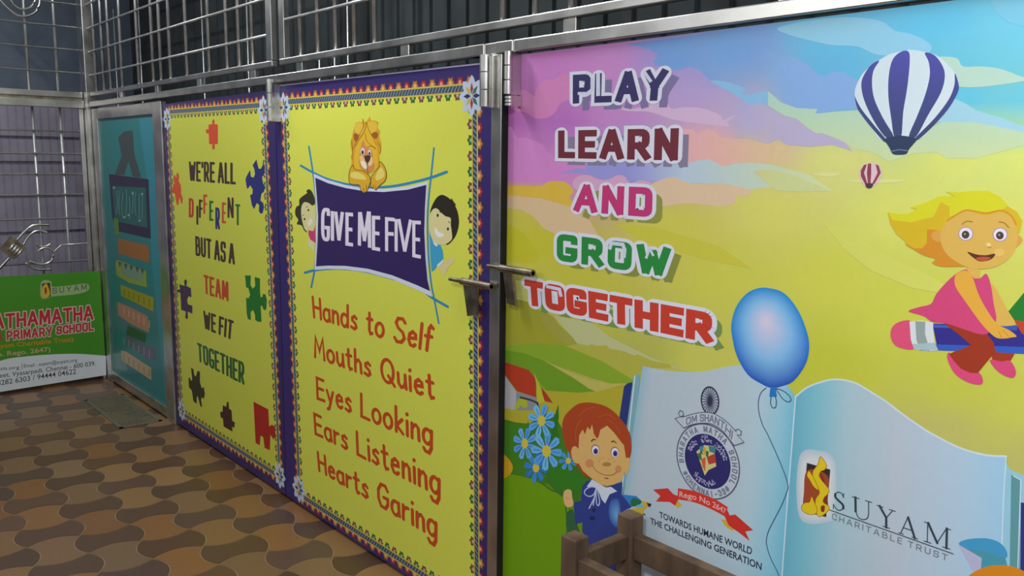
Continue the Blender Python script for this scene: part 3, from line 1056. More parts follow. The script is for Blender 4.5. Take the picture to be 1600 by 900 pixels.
a.build('purple_panel_print', sh)
a = Art(gate_uv, gate_xyz, EQ, DP)
WH = (212, 206, 228)
kk = (440, 280, 6.925)
for ch, x0, x1, tl, tr, br, bl in (('G', 425, 526, 305, 315, 675, 668), ('I', 530, 570, 344, 348, 668, 664), ('V', 568, 675, 350, 356, 664, 662), ('E', 688, 775, 358, 364, 730, 716),
                                  ('M', 822, 972, 358, 346, 748, 714), ('E', 974, 1068, 394, 398, 782, 764)):
    write(a, ch, Z(*kk, [(x0, tl), (x1, tr), (x1, br), (x0, bl)]), 5.6, WH, rnd=.5, asp=.9)
for ch, x0, x1, tl, tr, br, bl in (('F', 805, 868, 456, 462, 672, 670), ('I', 862, 890, 468, 470, 674, 670), ('V', 884, 976, 468, 474, 674, 670), ('E', 975, 1032, 478, 480, 718, 706)):
    write(a, ch, Z(*k6, [(x0, tl), (x1, tr), (x1, br), (x0, bl)]), 5.6, WH, rnd=.5, asp=.86)
a.build('printed_lettering', sh, 'white heading give me five')
for txt, q in (('Hands to Self', [(486, 461), (681, 508), (676, 553), (488, 497)]), ('Mouths Quiet', [(489, 523), (680, 583), (681, 627), (490, 559)]),
               ('Eyes Looking', [(492, 587), (678, 654), (678, 701), (494, 624)]), ('Ears Listening', [(488, 643), (690, 728), (690, 779), (491, 679)]),
               ('Hearts Garing', [(494, 703), (685, 797), (685, 846), (496, 736)])):
    for wd, one in enumerate(txt.split()):
        a = Art(gate_uv, gate_xyz, EQ, D3)
        write(a, txt, q, 4.7, (182, 68, 24), font=HAND, gap=.2, cap='round', word=wd, asp=.74)
        a.build('printed_lettering', sh, 'rust red word reading %s' % one.lower())

# lion
kl = (500, 175, 6.925)
a = Art(gate_uv, gate_xyz, EQ, DP)
OUT = (112, 72, 22)
mane = Z(*kl, [(335, 600), (348, 500), (330, 490), (348, 450), (328, 350), (345, 270), (360, 200), (385, 120), (420, 105), (455, 112), (462, 65), (485, 112), (505, 100), (540, 48), (550, 90), (600, 95), (632, 110), (622, 165), (650, 210), (640, 265), (662, 340), (658, 430), (640, 470), (645, 540), (640, 600), (520, 680), (400, 640)])
a.poly(mane, (200, 150, 36))
a.blob(Z(*kl, [(370, 600), (380, 420), (400, 330), (470, 240), (500, 130), (540, 220), (600, 300), (620, 420), (620, 580), (560, 640), (420, 630)]), (212, 172, 40))
a.blob(Z(*kl, [(385, 130), (440, 115), (470, 170), (450, 240), (400, 230), (372, 190)]), (210, 178, 62))
a.blob(Z(*kl, [(520, 110), (590, 105), (620, 150), (600, 210), (550, 230), (520, 170)]), (210, 174, 56))
for e in ([(365, 240), (400, 235), (420, 270), (395, 320), (370, 300)], [(560, 240), (600, 215), (630, 240), (610, 290), (580, 280)]):
    a.blob(Z(*kl, e), (150, 88, 30))
for s_ in ([(462, 75), (470, 150), (430, 240), (390, 330), (360, 400)], [(500, 110), (490, 190), (430, 290), (385, 370)], [(505, 115), (530, 200), (580, 290), (610, 360)], [(490, 230), (500, 300), (540, 350), (600, 390)], [(620, 330), (655, 380), (650, 450)],
           [(340, 300), (352, 400), (345, 520)], [(600, 215), (560, 240), (575, 280)], [(380, 250), (410, 265), (395, 310)], [(510, 380), (560, 370), (600, 400)]):
    a.line(Z(*kl, s_), 0.9, (140, 92, 24), smooth=True)
a.blob(Z(*kl, [(420, 520), (432, 430), (445, 360), (470, 305), (500, 380), (560, 415), (575, 520), (590, 600), (530, 650), (440, 610)]), (196, 132, 76))
a.blob(Z(*kl, [(425, 490), (450, 470), (480, 500), (500, 540), (480, 600), (445, 570)]), (222, 178, 120))
a.blob(Z(*kl, [(540, 500), (565, 490), (572, 550), (545, 585), (520, 570)]), (222, 186, 130))
a.blob(Z(*kl, [(440, 540), (470, 530), (500, 570), (515, 600), (490, 615), (458, 590)]), (226, 218, 190))
for x, y, rx, ry in ((461, 425, 22, 40), (535, 436, 18, 30)):
    a.poly(Z(*kl, ell(x, y, rx, ry)), (205, 196, 200))
    a.poly(Z(*kl, ell(x, y + 12, rx * .55, ry * .55)), (56, 40, 40))
a.blob(Z(*kl, [(480, 480), (515, 468), (545, 476), (540, 520), (515, 552), (490, 530)]), (70, 46, 36))
a.line(Z(*kl, [(515, 550), (510, 600), (520, 660)]), 1.0, OUT)
for armpts, hl in (([(355, 575), (325, 620), (312, 690), (320, 770), (370, 785), (425, 790), (440, 840), (475, 872), (510, 850), (530, 800), (548, 740), (530, 690), (470, 640), (380, 620)], [(335, 660), (400, 650), (470, 680), (500, 730), (440, 730), (340, 710)]),
                   ([(645, 535), (690, 580), (718, 660), (705, 740), (640, 800), (605, 845), (585, 825), (553, 810), (550, 740), (560, 690), (600, 640), (640, 600)], [(650, 600), (690, 640), (690, 700), (620, 740), (600, 700)])):
    a.blob(Z(*kl, armpts), (204, 160, 38))
    a.blob(Z(*kl, hl), (214, 200, 100))
    a.line(catmull(Z(*kl, armpts)), 1.0, (100, 70, 24), closed=True)
for s_ in ([(470, 830), (480, 862)], [(500, 790), (505, 840)], [(600, 800), (608, 836)], [(575, 790), (580, 820)]):
    a.line(Z(*kl, s_), .9, OUT)
a.build('lion_print', sh)

# two children peeping round the panel
def kid(name, label, shapes):
    a = Art(gate_uv, gate_xyz, EQ, DP)
    for f, c, pts in shapes:
        (a.blob if f == 'b' else a.poly)(pts, c)
    a.build(name, sh, label)


kb = (640, 280, 5.625)
kid('child_print', 'boy in a blue shirt peeping from the right', [
    ('b', (206, 190, 138), Z(*kb, [(258, 770), (300, 735), (345, 700), (392, 698), (385, 735), (350, 760), (320, 820), (295, 848), (275, 812)])),
    ('p', (60, 150, 188), Z(*kb, [(172, 450), (200, 480), (218, 580), (265, 565), (290, 620), (299, 705), (245, 758), (215, 800), (193, 812), (182, 700)])),
    ('p', (205, 212, 216), Z(*kb, [(240, 755), (298, 702), (299, 722), (250, 775)])),
    ('b', (40, 36, 24), Z(*kb, [(182, 285), (205, 215), (245, 155), (290, 138), (350, 170), (395, 225), (425, 300), (433, 390), (412, 480), (375, 540), (325, 577), (300, 520), (250, 400), (195, 330)])),
    ('p', (40, 36, 24), Z(*kb, [(355, 190), (370, 168), (385, 195), (406, 222), (398, 240)])),
    ('p', (40, 36, 24), Z(*kb, [(178, 385), (182, 270), (198, 260), (192, 330)])),
    ('b', (206, 198, 142), Z(*kb, [(176, 400), (182, 310), (205, 265), (240, 258), (275, 292), (315, 325), (360, 342), (362, 400), (374, 510), (350, 550), (300, 577), (250, 572), (215, 560), (188, 500), (175, 450)])),
    ('p', (210, 214, 214), Z(*kb, [(200, 530), (215, 575), (235, 592), (250, 580), (225, 560)])),
    ('b', (222, 222, 214), Z(*kb, [(225, 418), (255, 462), (300, 482), (285, 508), (245, 505), (222, 465)])),
    ('p', (40, 32, 22), Z(*kb, ell(247, 318, 9, 15))), ('p', (40, 32, 22), Z(*kb, ell(337, 437, 9, 15))),
    ('p', (50, 40, 26), Z(*kb, [(262, 282), (278, 292), (276, 297), (262, 288)])), ('p', (50, 40, 26), Z(*kb, [(340, 368), (357, 382), (354, 388), (340, 375)]))])
kg = kk
kid('child_print', 'girl with hair bunches peeping from the left', [
    ('b', (50, 50, 36), Z(*kg, [(275, 150), (268, 128), (295, 108), (325, 130), (345, 170), (358, 210), (357, 270), (300, 300), (250, 400), (240, 500), (275, 570), (245, 555), (215, 500), (165, 485), (180, 440), (150, 390), (148, 330), (168, 292), (190, 280), (192, 220), (232, 180)])),
    ('b', (204, 198, 140), Z(*kg, [(212, 380), (215, 300), (245, 250), (300, 262), (345, 310), (362, 370), (364, 480), (345, 560), (300, 575), (250, 540), (225, 460)])),
    ('p', (190, 60, 110), Z(*kg, [(290, 552), (345, 562), (362, 500), (368, 690), (310, 652), (290, 600)])),
    ('p', (205, 200, 150), Z(*kg, [(285, 650), (310, 655), (355, 690), (358, 800), (330, 770), (285, 720)])),
    ('b', (214, 212, 190), Z(*kg, [(280, 470), (310, 425), (332, 440), (325, 490), (290, 505)])),
    ('p', (50, 40, 26), Z(*kg, ell(290, 335, 9, 13))), ('p', (50, 40, 26), Z(*kg, ell(248, 432, 9, 13))),
    ('p', (60, 52, 34), Z(*kg, [(265, 300), (282, 292), (284, 298), (268, 306)])), ('p', (60, 52, 34), Z(*kg, [(225, 392), (240, 384), (242, 390), (228, 398)]))])
bolt(T3, (703, 434), (768, 450), [(723, 441), (744, 446), (746, 492), (730, 494)])

# --- pastel sky poster
EQ = 0.75
T4 = thing('gate_leaf', (XG, 1.2, 0.02), 'wide gate with a pastel sky poster of balloons and an open book', 'gate')
pc = [px_of(1.946, 1.787), px_of(.47, 1.787), px_of(.47, .012), px_of(1.946, .012)]
sh = sheet('poster_sheet', pc, gate_uv, T4, (195, 200, 80), EQ)
obj('back_frame', box(box(B(XG + .007, XG + .03, .48, 1.93, .02, .06), XG + .007, XG + .03, .48, 1.93, 1.71, 1.75), XG + .007, XG + .03, 1.89, 1.93, .06, 1.71), STEEL, T4)
hinge(789, 80, 800, 148, .012, T4, .04)
hinge(790, 150, 801, 166, .012, T4, .04)

CTRL = [(795, 95, 194, 122, 188), (860, 100, 192, 120, 188), (950, 85, 190, 128, 190), (1040, 80, 150, 140, 200), (1150, 70, 110, 150, 208), (1300, 40, 84, 178, 216), (1450, 20, 84, 184, 220), (1600, 20, 100, 190, 216),
        (790, 170, 168, 94, 164), (880, 190, 172, 104, 178), (960, 170, 186, 128, 190), (1080, 160, 172, 150, 200), (1180, 190, 166, 160, 206), (1300, 130, 84, 172, 214), (1500, 150, 88, 184, 212), (1600, 170, 96, 186, 208),
        (790, 250, 196, 120, 186), (900, 265, 196, 130, 188), (980, 250, 150, 140, 200), (1100, 220, 214, 162, 168), (1200, 225, 206, 184, 136), (1300, 245, 204, 206, 116), (1500, 240, 204, 210, 104), (1600, 230, 204, 212, 104),
        (790, 340, 190, 184, 70), (850, 380, 186, 182, 46), (1050, 350, 196, 190, 76), (1200, 320, 202, 200, 96), (1400, 330, 202, 206, 98), (1590, 330, 200, 204, 100),
        (790, 460, 186, 190, 110), (900, 470, 184, 182, 60), (1130, 430, 192, 192, 74), (1300, 430, 194, 196, 74), (1400, 480, 192, 196, 72), (1590, 470, 194, 196, 84),
        (1290, 570, 182, 186, 58), (1500, 600, 184, 188, 66), (1590, 640, 184, 188, 76), (1480, 660, 178, 176, 96), (1590, 720, 176, 174, 96), (800, 560, 120, 145, 40), (1000, 560, 168, 170, 80), (1100, 560, 188, 188, 84), (800, 800, 96, 128, 18), (1200, 800, 150, 160, 120), (1590, 850, 150, 160, 100)]


def sky(px, py):
    w = [0, 0, 0]; t = 0
    for x, y, r, g, b in CTRL:
        k = 1 / (((px - x) * .8) ** 2 + ((py - y) * 1.15) ** 2 + 500) ** 1.8
        t += k
        w[0] += k * r; w[1] += k * g; w[2] += k * b
    return tuple(v / t for v in w)


def fade(fl, x0, x1):
    """an ink that turns into the sky's own colour between two places along the sheet"""
    def f(x, y):
        c = fl(x, y) if callable(fl) else fl
        t = max(0.0, min(1.0, (x - x0) / (x1 - x0)))
        k = sky(x, y)
        return tuple(c[q] + (k[q] - c[q]) * t for q in range(3))
    return f


a = Art(gate_uv, gate_xyz, EQ)
NX, NY = 40, 34
def bl(s, t):
    tp = (pc[0][0] + (pc[1][0] - pc[0][0]) * s, pc[0][1] + (pc[1][1] - pc[0][1]) * s)
    bt = (pc[3][0] + (pc[2][0] - pc[3][0]) * s, pc[3][1] + (pc[2][1] - pc[3][1]) * s)
    return (tp[0] + (bt[0] - tp[0]) * t, tp[1] + (bt[1] - tp[1]) * t)
gp = [[bl(i / NX, j / NY) for i in range(NX + 1)] for j in range(NY + 1)]
gc = [[a.col(sky(*p)) for p in row] for row in gp]
for j in range(NY):
    for i in range(NX):
        a.face([a.P(gp[j + 1][i]), a.P(gp[j + 1][i + 1]), a.P(gp[j][i + 1]), a.P(gp[j][i])], [gc[j + 1][i], gc[j + 1][i + 1], gc[j][i + 1], gc[j][i]])
a.next()
z3, z4, z7, z8 = (800, 0, 4), (1200, 0, 4), (800, 225, 4), (1200, 225, 4)
a.poly(Z(*z3, [(715, 276), (800, 292), (860, 310), (900, 335), (912, 352), (898, 368), (880, 385), (892, 405), (960, 425), (1040, 440), (1100, 418), (1160, 430), (1210, 480), (1260, 520), (1340, 560), (1440, 620), (1470, 650), (1600, 655), (1640, 160)]),
       fade(lambda x, y: (112 - (x - 980) * .08, 144 + (x - 980) * .1, 208), 1060, 1195))
a.blob(Z(*z3, [(1240, 505), (1330, 510), (1420, 535), (1460, 560), (1440, 580), (1480, 590), (1600, 575), (1600, 650), (1480, 650), (1440, 622), (1340, 562)]), (128, 178, 214))
a.blob(Z(*z3, [(20, 572), (80, 565), (140, 600), (150, 560), (200, 500), (260, 500), (300, 470), (360, 462), (420, 480), (400, 600), (310, 640), (270, 700), (220, 735), (150, 740), (80, 700), (20, 690), (-30, 640)]), (198, 124, 176))
a.blob(Z(*z3, [(-40, 820), (0, 800), (30, 860), (80, 860), (140, 880), (190, 905), (230, 960), (300, 1000), (420, 1080), (300, 1130), (150, 1140), (-40, 1100)]), (196, 126, 188))
a.blob(Z(*z3, [(500, 640), (640, 660), (760, 680), (900, 640), (960, 640), (1000, 680), (1080, 670), (1200, 680), (1300, 720), (1320, 750), (1400, 722), (1480, 750), (1560, 800), (1610, 870), (1530, 872), (1380, 822), (1400, 800), (1150, 770), (1000, 745), (860, 700), (700, 690)]), (198, 170, 200))
a.poly(Z(*z3, [(1040, 805), (1130, 810), (1160, 840), (1220, 805), (1280, 830), (1300, 860), (1400, 870), (1500, 860), (1600, 890), (1880, 930), (1800, 1030), (1480, 1015), (1380, 1020), (1320, 1040), (1230, 995), (1150, 1005), (1060, 1030)]), fade(lambda x, y: (214, 162 + (x - 1060) * .12, 170 - (x - 1060) * .2), 1130, 1262))
a.poly(Z(*z7, [(1060, 130), (1170, 100), (1230, 95), (1320, 140), (1400, 120), (1480, 115), (1600, 125), (1700, 150), (1850, 190), (2000, 290), (1850, 300), (1600, 272), (1480, 285), (1350, 252), (1150, 245), (1060, 242)]), lambda x, y: (172 + (x - 1070) * .1, 190 + (x - 1070) * .08, 206 - (x - 1070) * .25))
a.poly(Z(*z7, [(295, 182), (410, 150), (460, 160), (470, 100), (900, 100), (1100, 120), (1080, 240), (1000, 212), (925, 240), (840, 225), (740, 242), (700, 200), (660, 192), (600, 220), (545, 218), (480, 192), (380, 180)]), lambda x, y: tuple(p + (q - p) * max(0, min(1, (x - 985) / 85)) for p, q in zip((142, 142, 204), (174, 192, 205))))
a.blob(Z(*z7, [(480, 195), (540, 222), (600, 222), (660, 195), (705, 205), (740, 245), (800, 228), (860, 240), (900, 290), (700, 300), (420, 290), (380, 240), (420, 200)]), (200, 156, 186))
a.blob(Z(*z7, [(860, 270), (930, 225), (1010, 208), (1080, 235), (1150, 248), (1350, 255), (1480, 285), (1475, 320), (1400, 330), (1390, 370), (1300, 388), (1100, 372), (940, 390), (880, 380)]), (208, 182, 150))
a.blob(Z(*z7, [(-60, 268), (60, 262), (180, 262), (230, 235), (320, 235), (365, 265), (385, 300), (360, 335), (390, 400), (180, 338), (-60, 318)]), (206, 172, 62))
a.poly(Z(*z7, [(-60, 318), (180, 338), (390, 400), (480, 470), (545, 575), (420, 610), (300, 575), (200, 530), (130, 450), (60, 412), (-60, 400)]), (204, 178, 138))
a.blob(Z(*z7, [(-60, 520), (40, 530), (140, 640), (160, 720), (60, 740), (-60, 700)]), (184, 180, 40))
a.poly(Z(*z7, [(640, 500), (900, 520), (1300, 640), (1500, 780), (1200, 720), (800, 600)]), (190, 186, 62))
a.blob(Z(*z4, [(60, 175), (250, 130), (500, 108), (700, 130), (790, 190), (900, 215), (1000, 265), (1022, 310), (960, 340), (700, 345), (560, 292), (400, 282), (250, 250), (140, 220)]), (132, 192, 218))
a.poly(Z(*z4, [(1385, -5), (1430, 80), (1500, 140), (1600, 165), (1700, 170), (1700, -45)]), (112, 188, 214))
a.blob(Z(*z4, [(1060, 370), (1120, 355), (1185, 368), (1220, 415), (1330, 415), (1450, 430), (1560, 470), (1620, 500), (1450, 530), (1300, 545), (1190, 540), (1100, 500)]), (172, 204, 188))
a.poly(Z(*z4, [(-60, 300), (0, 305), (60, 350), (150, 355), (240, 395), (310, 460), (340, 480), (400, 450), (470, 450), (540, 490), (600, 520), (620, 640), (560, 680), (400, 692), (300, 712), (200, 680), (100, 650), (70, 600), (0, 570), (-60, 520)]), fade((124, 164, 214), 1232, 1190))
a.poly(Z(*z4, [(1130, 600), (1240, 650), (1300, 690), (1480, 745), (1620, 800), (1620, 830), (1300, 790), (1080, 765), (1000, 760)]), (150, 196, 212))
a.poly(Z(*z4, [(0, 568), (80, 640), (180, 675), (310, 682), (295, 710), (430, 698), (560, 690), (700, 840), (920, 850), (1090, 762), (1300, 765), (1620, 830), (1700, 880), (1500, 935), (1300, 990), (1120, 990), (1050, 950), (900, 960), (760, 1010), (650, 950), (540, 930), (480, 890), (420, 862), (340, 832), (300, 832), (240, 792), (180, 742), (100, 722), (0, 660)]),
       lambda x, y: (174 + (y - 190) * .25, 202 + (y - 190) * .05, 172 - (y - 190) * .35))
a.poly(Z(*z4, [(-60, 640), (0, 672), (100, 722), (180, 742), (240, 792), (300, 832), (340, 832), (420, 862), (480, 890), (530, 945), (400, 905), (260, 918), (120, 905), (60, 868), (0, 900), (-200, 850), (-260, 760)]), fade((174, 166, 194), 1215, 1140))
a.poly(Z(*z8, [(-90, 168), (0, 158), (120, 180), (250, 230), (400, 300), (300, 295), (200, 300), (50, 290), (-60, 200)]), fade((192, 200, 138), 1210, 1165))
a.blob(Z(*z8, [(470, 230), (600, 225), (760, 222), (860, 232), (720, 244), (560, 240)]), (206, 208, 140))
a.blob(Z(*z8, [(280, 190), (370, 180), (460, 188), (380, 204)]), (206, 208, 140))
a.poly(Z(*z8, [(330, 480), (520, 540), (700, 680), (1000, 820), (1240, 960), (900, 900), (640, 790), (480, 660)]), (197, 201, 92))
# green hills, road and house at the left
zh = (780, 460, 5)
a.poly(Z(*zh, [(420, 165), (560, 190), (720, 220), (860, 330), (1000, 400), (1200, 500), (1500, 610), (1200, 540), (960, 440), (700, 400), (600, 385), (540, 300)]), (176, 180, 126))
a.poly(Z(*zh, [(25, 52), (150, 40), (230, 60), (330, 130), (420, 170), (470, 240), (560, 320), (610, 385), (520, 400), (300, 430), (25, 440)]), (150, 150, 44))
a.poly(Z(*zh, [(300, 150), (420, 172), (470, 242), (560, 322), (610, 385), (540, 395), (430, 330), (350, 240)]), (152, 150, 62))
a.poly(Z(*zh, [(510, 402), (700, 398), (720, 388), (760, 400), (840, 400), (860, 425), (960, 440), (1050, 480), (1080, 468), (1200, 520), (1330, 545), (1350, 570), (1200, 570), (1100, 590), (1040, 700), (960, 630), (800, 525), (600, 435)]), (166, 164, 66))
a.poly(Z(*zh, [(25, 405), (300, 380), (510, 400), (560, 420), (800, 520), (1000, 640), (1080, 690), (870, 695), (700, 645), (500, 565), (360, 525), (200, 475), (25, 445)]), (126, 156, 40))
a.poly(Z(*zh, [(300, 745), (620, 765), (860, 735), (1000, 700), (1000, 1200), (25, 1000), (25, 760)]), (166, 158, 44))
a.poly(Z(*zh, [(20, 430), (200, 462), (350, 520), (500, 610), (640, 690), (745, 758), (620, 768), (370, 752), (290, 650), (230, 592), (20, 545)]), (102, 142, 30))
a.poly(Z(*zh, [(345, 513), (480, 573), (640, 640), (760, 690), (985, 702), (860, 735), (760, 762), (700, 735), (560, 640), (440, 570)]), (174, 168, 84))
kf = (790, 600, 6.43)
a.poly(Z(*kf, [(-80, 335), (100, 385), (240, 400), (400, 300), (480, 290), (560, 430), (640, 640), (900, 1000), (-80, 1000)]), (62, 118, 26))
a.poly(Z(*zh, [(18, 520), (230, 590), (285, 660), (290, 805), (140, 757), (18, 592)]), (168, 54, 30))
a.poly(Z(*zh, [(330, 728), (370, 775), (420, 850), (345, 830)]), (160, 56, 32))
a.poly(Z(*zh, [(15, 590), (132, 757), (132, 905), (75, 895), (10, 880)]), (164, 164, 168))
a.poly(Z(*zh, [(132, 757), (292, 805), (300, 905), (132, 905)]), (128, 134, 138))
a.poly(Z(*kf, [(75, 320), (95, 220), (130, 150), (170, 140), (215, 165), (220, 230), (180, 240), (150, 215), (110, 260)]), (160, 168, 40))
a.poly(Z(*zh, [(270, 600), (285, 640), (320, 720), (355, 835), (300, 865), (290, 700)]), (172, 176, 46))
a.line(Z(*kf, [(150, 135), (250, 160), (320, 190), (330, 240)]), 3, (52, 54, 52))
a.poly([(779, 745), (800, 741), (830, 748), (870, 770), (905, 800), (925, 1010), (778, 985)], (102, 146, 8))
a.poly([(850, 748), (900, 720), (925, 750), (900, 790), (870, 770)], (52, 112, 28))
a.blob([(770, 728), (780, 708), (792, 714), (801, 728), (797, 741), (782, 748)], (196, 154, 28))
a.poly(Z(*kf, [(440, 520), (480, 360), (530, 200), (535, 330), (520, 440), (540, 560), (480, 640)]), (40, 108, 30))
a.build('sky_and_meadow_print', sh)
D4 = a.d + STEP


def art4(extra=0):
    return Art(gate_uv, gate_xyz, EQ, D4 + extra * STEP)


# headings
OUTL = (204, 206, 222)
for txt, q, c, shd in (('PLAY', [(895, 117), (1044, 108), (1039, 156.5), (895, 162)], (44, 38, 92), (116, 106, 150)),
                       ('LEARN', [(872, 204), (1061, 200), (1059, 251), (872, 247)], (104, 34, 48), (124, 116, 140)),
                       ('AND', [(899, 288), (1020, 293), (1019, 340), (896, 330)], (180, 50, 108), (134, 138, 62)),
                       ('GROW', [(870, 364.5), (1048, 388), (1045, 432), (870, 407)], (34, 128, 54), (126, 134, 58)),
                       ('TOGETHER', [(819, 436), (1115, 490), (1113, 537), (822, 475.5)], (186, 58, 40), (112, 136, 72))):
    a = art4()
    g = {'PLAY': .55, 'LEARN': .5, 'AND': .5, 'GROW': .5, 'TOGETHER': .46}[txt]
    write(a, txt, q, 10, shd, gap=g, rnd=.22, shift=(15, 10), cap='square')
    write(a, txt, q, 10, OUTL, gap=g, rnd=.22, grow=10, cap='round')
    a.next()
    write(a, txt, q, 10, c, gap=g, rnd=.22, cap='square')
    HB = (194, 198, 216)
    if txt == 'PLAY':
        a.line([(934.5, 117), (934.5, 147)], 6, HB, cap='square')
        a.line([(905, 146), (917, 146), (925, 140), (925, 124)], 4.5, HB, cap='square')
        a.line([(1007, 113), (1016, 126)], 5, HB, cap='square')
    if txt == 'GROW':
        a.line([(953, 387), (955, 380), (973, 382), (976, 390), (975, 400)], 5.5, HB, cap='square')
        a.line([(1010, 402), (1015, 388), (1020, 398)], 4, HB, cap='square')
    if txt == 'TOGETHER':
        a.line([(856, 448), (874, 452), (876, 461)], 5, HB, cap='square')
    a.build('printed_lettering', sh, 'heading word %s' % txt.lower())

# striped hot-air balloon
a = art4()
NB = (54, 56, 140)
out = Z(*z4, [(840, 320), (900, 312), (980, 325), (1060, 350), (1130, 410), (1175, 470), (1192, 530), (1180, 590), (1120, 690), (1020, 800), (930, 875), (720, 878), (640, 790), (560, 680), (542, 610), (550, 540), (600, 450), (690, 380), (760, 340)])
a.blob(out, (196, 212, 220))
for s_ in ([(695, 380), (640, 410), (590, 490), (585, 560), (610, 650), (670, 770), (740, 862), (785, 852), (720, 740), (665, 620), (650, 520), (660, 440)],
           [(835, 322), (880, 325), (885, 400), (870, 550), (845, 700), (832, 857), (790, 857), (770, 740), (752, 600), (755, 470), (780, 370)],
           [(980, 330), (1040, 345), (1090, 410), (1105, 480), (1080, 580), (1000, 720), (925, 855), (880, 852), (930, 730), (980, 600), (1010, 480), (1005, 390)],
           [(1168, 458), (1192, 530), (1180, 590), (1120, 690), (1020, 800), (940, 872), (915, 868), (1040, 740), (1130, 620), (1165, 530)],
           [(542, 600), (560, 680), (640, 790), (720, 880), (738, 872), (670, 790), (590, 690), (555, 630)]):
    a.poly(catmull(Z(*z4, s_), True, 4), lambda x, y: (66 - (y - 80) * .12, 66 - (y - 80) * .02, 158 - (y - 80) * .4))
a.blob(Z(*z4, [(718, 872), (800, 850), (860, 850), (928, 868), (905, 905), (880, 935), (865, 962), (820, 968), (780, 962), (762, 930), (740, 895)]), (34, 52, 84))
a.line(Z(*z4, [(775, 945), (820, 935), (870, 942)]), 1.2, (110, 130, 150))
a.build('hot_air_balloon_print', sh, 'large blue and white striped balloon')
a = art4()
a.blob(Z(*z8, [(572, 175), (598, 130), (640, 118), (690, 132), (714, 178), (690, 232), (655, 268), (612, 268), (580, 220)]), (208, 180, 190))
MR = (132, 58, 68)
for s_ in ([(600, 130), (618, 128), (600, 180), (622, 250), (608, 255), (580, 200), (580, 165)], [(625, 122), (645, 122), (645, 180), (640, 250), (625, 250), (618, 180)], [(672, 125), (692, 135), (705, 180), (665, 250), (650, 250), (685, 180)]):
    a.poly(Z(*z8, s_), MR)
a.blob(Z(*z8, [(608, 250), (632, 245), (658, 250), (645, 275), (618, 275)]), (70, 50, 52))
a.build('hot_air_balloon_print', sh, 'tiny maroon and white striped balloon')

# girl riding a pencil
ka, kp = (1370, 280, 5.626), (1380, 400, 4.286)
SK = (204, 166, 78)
a = art4()
a.poly(Z(*kp, [(943, 245), (835, 375), (880, 432), (1000, 450), (1000, 200)]), (30, 116, 40))
a.poly(Z(*kp, [(330, 452), (1050, 468), (1050, 660), (365, 632)]), (48, 42, 128))
a.poly(Z(*kp, [(350, 592), (1050, 612), (1050, 660), (365, 632)]), (48, 86, 176))
a.poly(Z(*kp, [(335, 458), (420, 462), (450, 482), (340, 480)]), (60, 90, 168))
a.poly(Z(*kp, [(780, 462), (900, 464), (895, 500), (800, 490)]), (50, 84, 160))
a.poly(Z(*kp, [(875, 430), (1000, 445), (1000, 560), (930, 520)]), (180, 62, 36))
a.blob(Z(*kp, [(190, 437), (110, 440), (58, 480), (52, 550), (95, 608), (205, 622), (200, 530)]), (206, 76, 112))
a.poly(Z(*kp, [(176, 438), (255, 432), (335, 447), (335, 500), (345, 580), (370, 634), (280, 638), (205, 622), (185, 560)]), (200, 208, 210))
a.poly(Z(*kp, [(215, 437), (282, 440), (280, 520), (312, 636), (245, 632), (222, 560)]), (138, 154, 150))
a.poly(Z(*kp, [(195, 590), (345, 580), (370, 634), (205, 622)]), (156, 180, 186))
a.poly(Z(*kp, [(720, 640), (880, 655), (848, 712), (735, 712)]), (152, 52, 26))
a.blob(Z(*kp, [(715, 695), (790, 706), (850, 702), (888, 770), (872, 815), (810, 800), (750, 755)]), (200, 66, 112))
a.blob(Z(*kp, [(440, 645), (430, 690), (478, 785), (560, 842), (645, 862), (668, 835), (640, 780), (560, 770), (480, 700)]), (204, 68, 114))
a.poly(Z(*kp, [(405, 450), (540, 480), (690, 515), (740, 580), (752, 640), (690, 715), (632, 785), (580, 782), (520, 755), (470, 700), (440, 655), (590, 597), (500, 520)]), (148, 50, 26))
a.blob(Z(*kp, [(718, 185), (765, 240), (825, 350), (882, 440), (872, 465), (760, 458), (742, 350)]), SK)
a.poly(catmull(Z(*kp, [(480, 125), (560, 90), (640, 150), (690, 118), (722, 200), (740, 320), (757, 430), (705, 515), (640, 522), (540, 490), (420, 452), (330, 442), (270, 402), (168, 370), (240, 342), (320, 320), (352, 260), (400, 200)]), True, 4), (196, 66, 112))
a.poly(Z(*kp, [(555, 85), (600, 60), (650, 100), (640, 150), (610, 150)]), SK)
a.blob(Z(*kp, [(480, 140), (510, 108), (555, 98), (595, 135), (640, 260), (700, 370), (765, 455), (850, 500), (893, 538), (860, 545), (822, 552), (760, 548), (700, 500), (640, 430), (540, 290), (485, 205)]), (212, 160, 58))
for s_ in ([(770, 505), (795, 548)], [(800, 495), (845, 545)]):
    a.line(Z(*kp, s_), .8, (170, 120, 40))
a.build('girl_on_pencil_body_print', sh)
a = art4(24)
a.poly(catmull(Z(*ka, [(250, 562), (330, 622), (420, 672), (515, 702), (487, 735), (560, 766), (700, 768), (820, 745), (760, 560), (560, 440), (430, 430), (330, 500)]), True, 4), (198, 132, 34))
a.poly(Z(*ka, [(98, 288), (200, 306), (270, 302), (350, 265), (290, 248), (420, 208), (560, 146), (690, 152), (605, 106), (720, 114), (850, 100), (980, 104), (1080, 150), (1155, 240), (1230, 285), (1278, 365), (1255, 470), (1100, 560), (600, 420), (560, 450), (440, 440), (440, 560), (400, 606), (330, 608), (250, 562), (255, 552), (170, 480), (120, 390)]), (200, 170, 28))
a.poly(Z(*ka, [(98, 288), (200, 306), (270, 302), (350, 265), (290, 248), (420, 208), (560, 146), (690, 152), (605, 106), (720, 114), (850, 100), (980, 104), (1080, 150), (1150, 238), (1100, 265), (960, 290), (800, 270), (640, 330), (640, 240), (560, 200), (500, 330), (300, 380), (140, 360)]), (200, 198, 30))
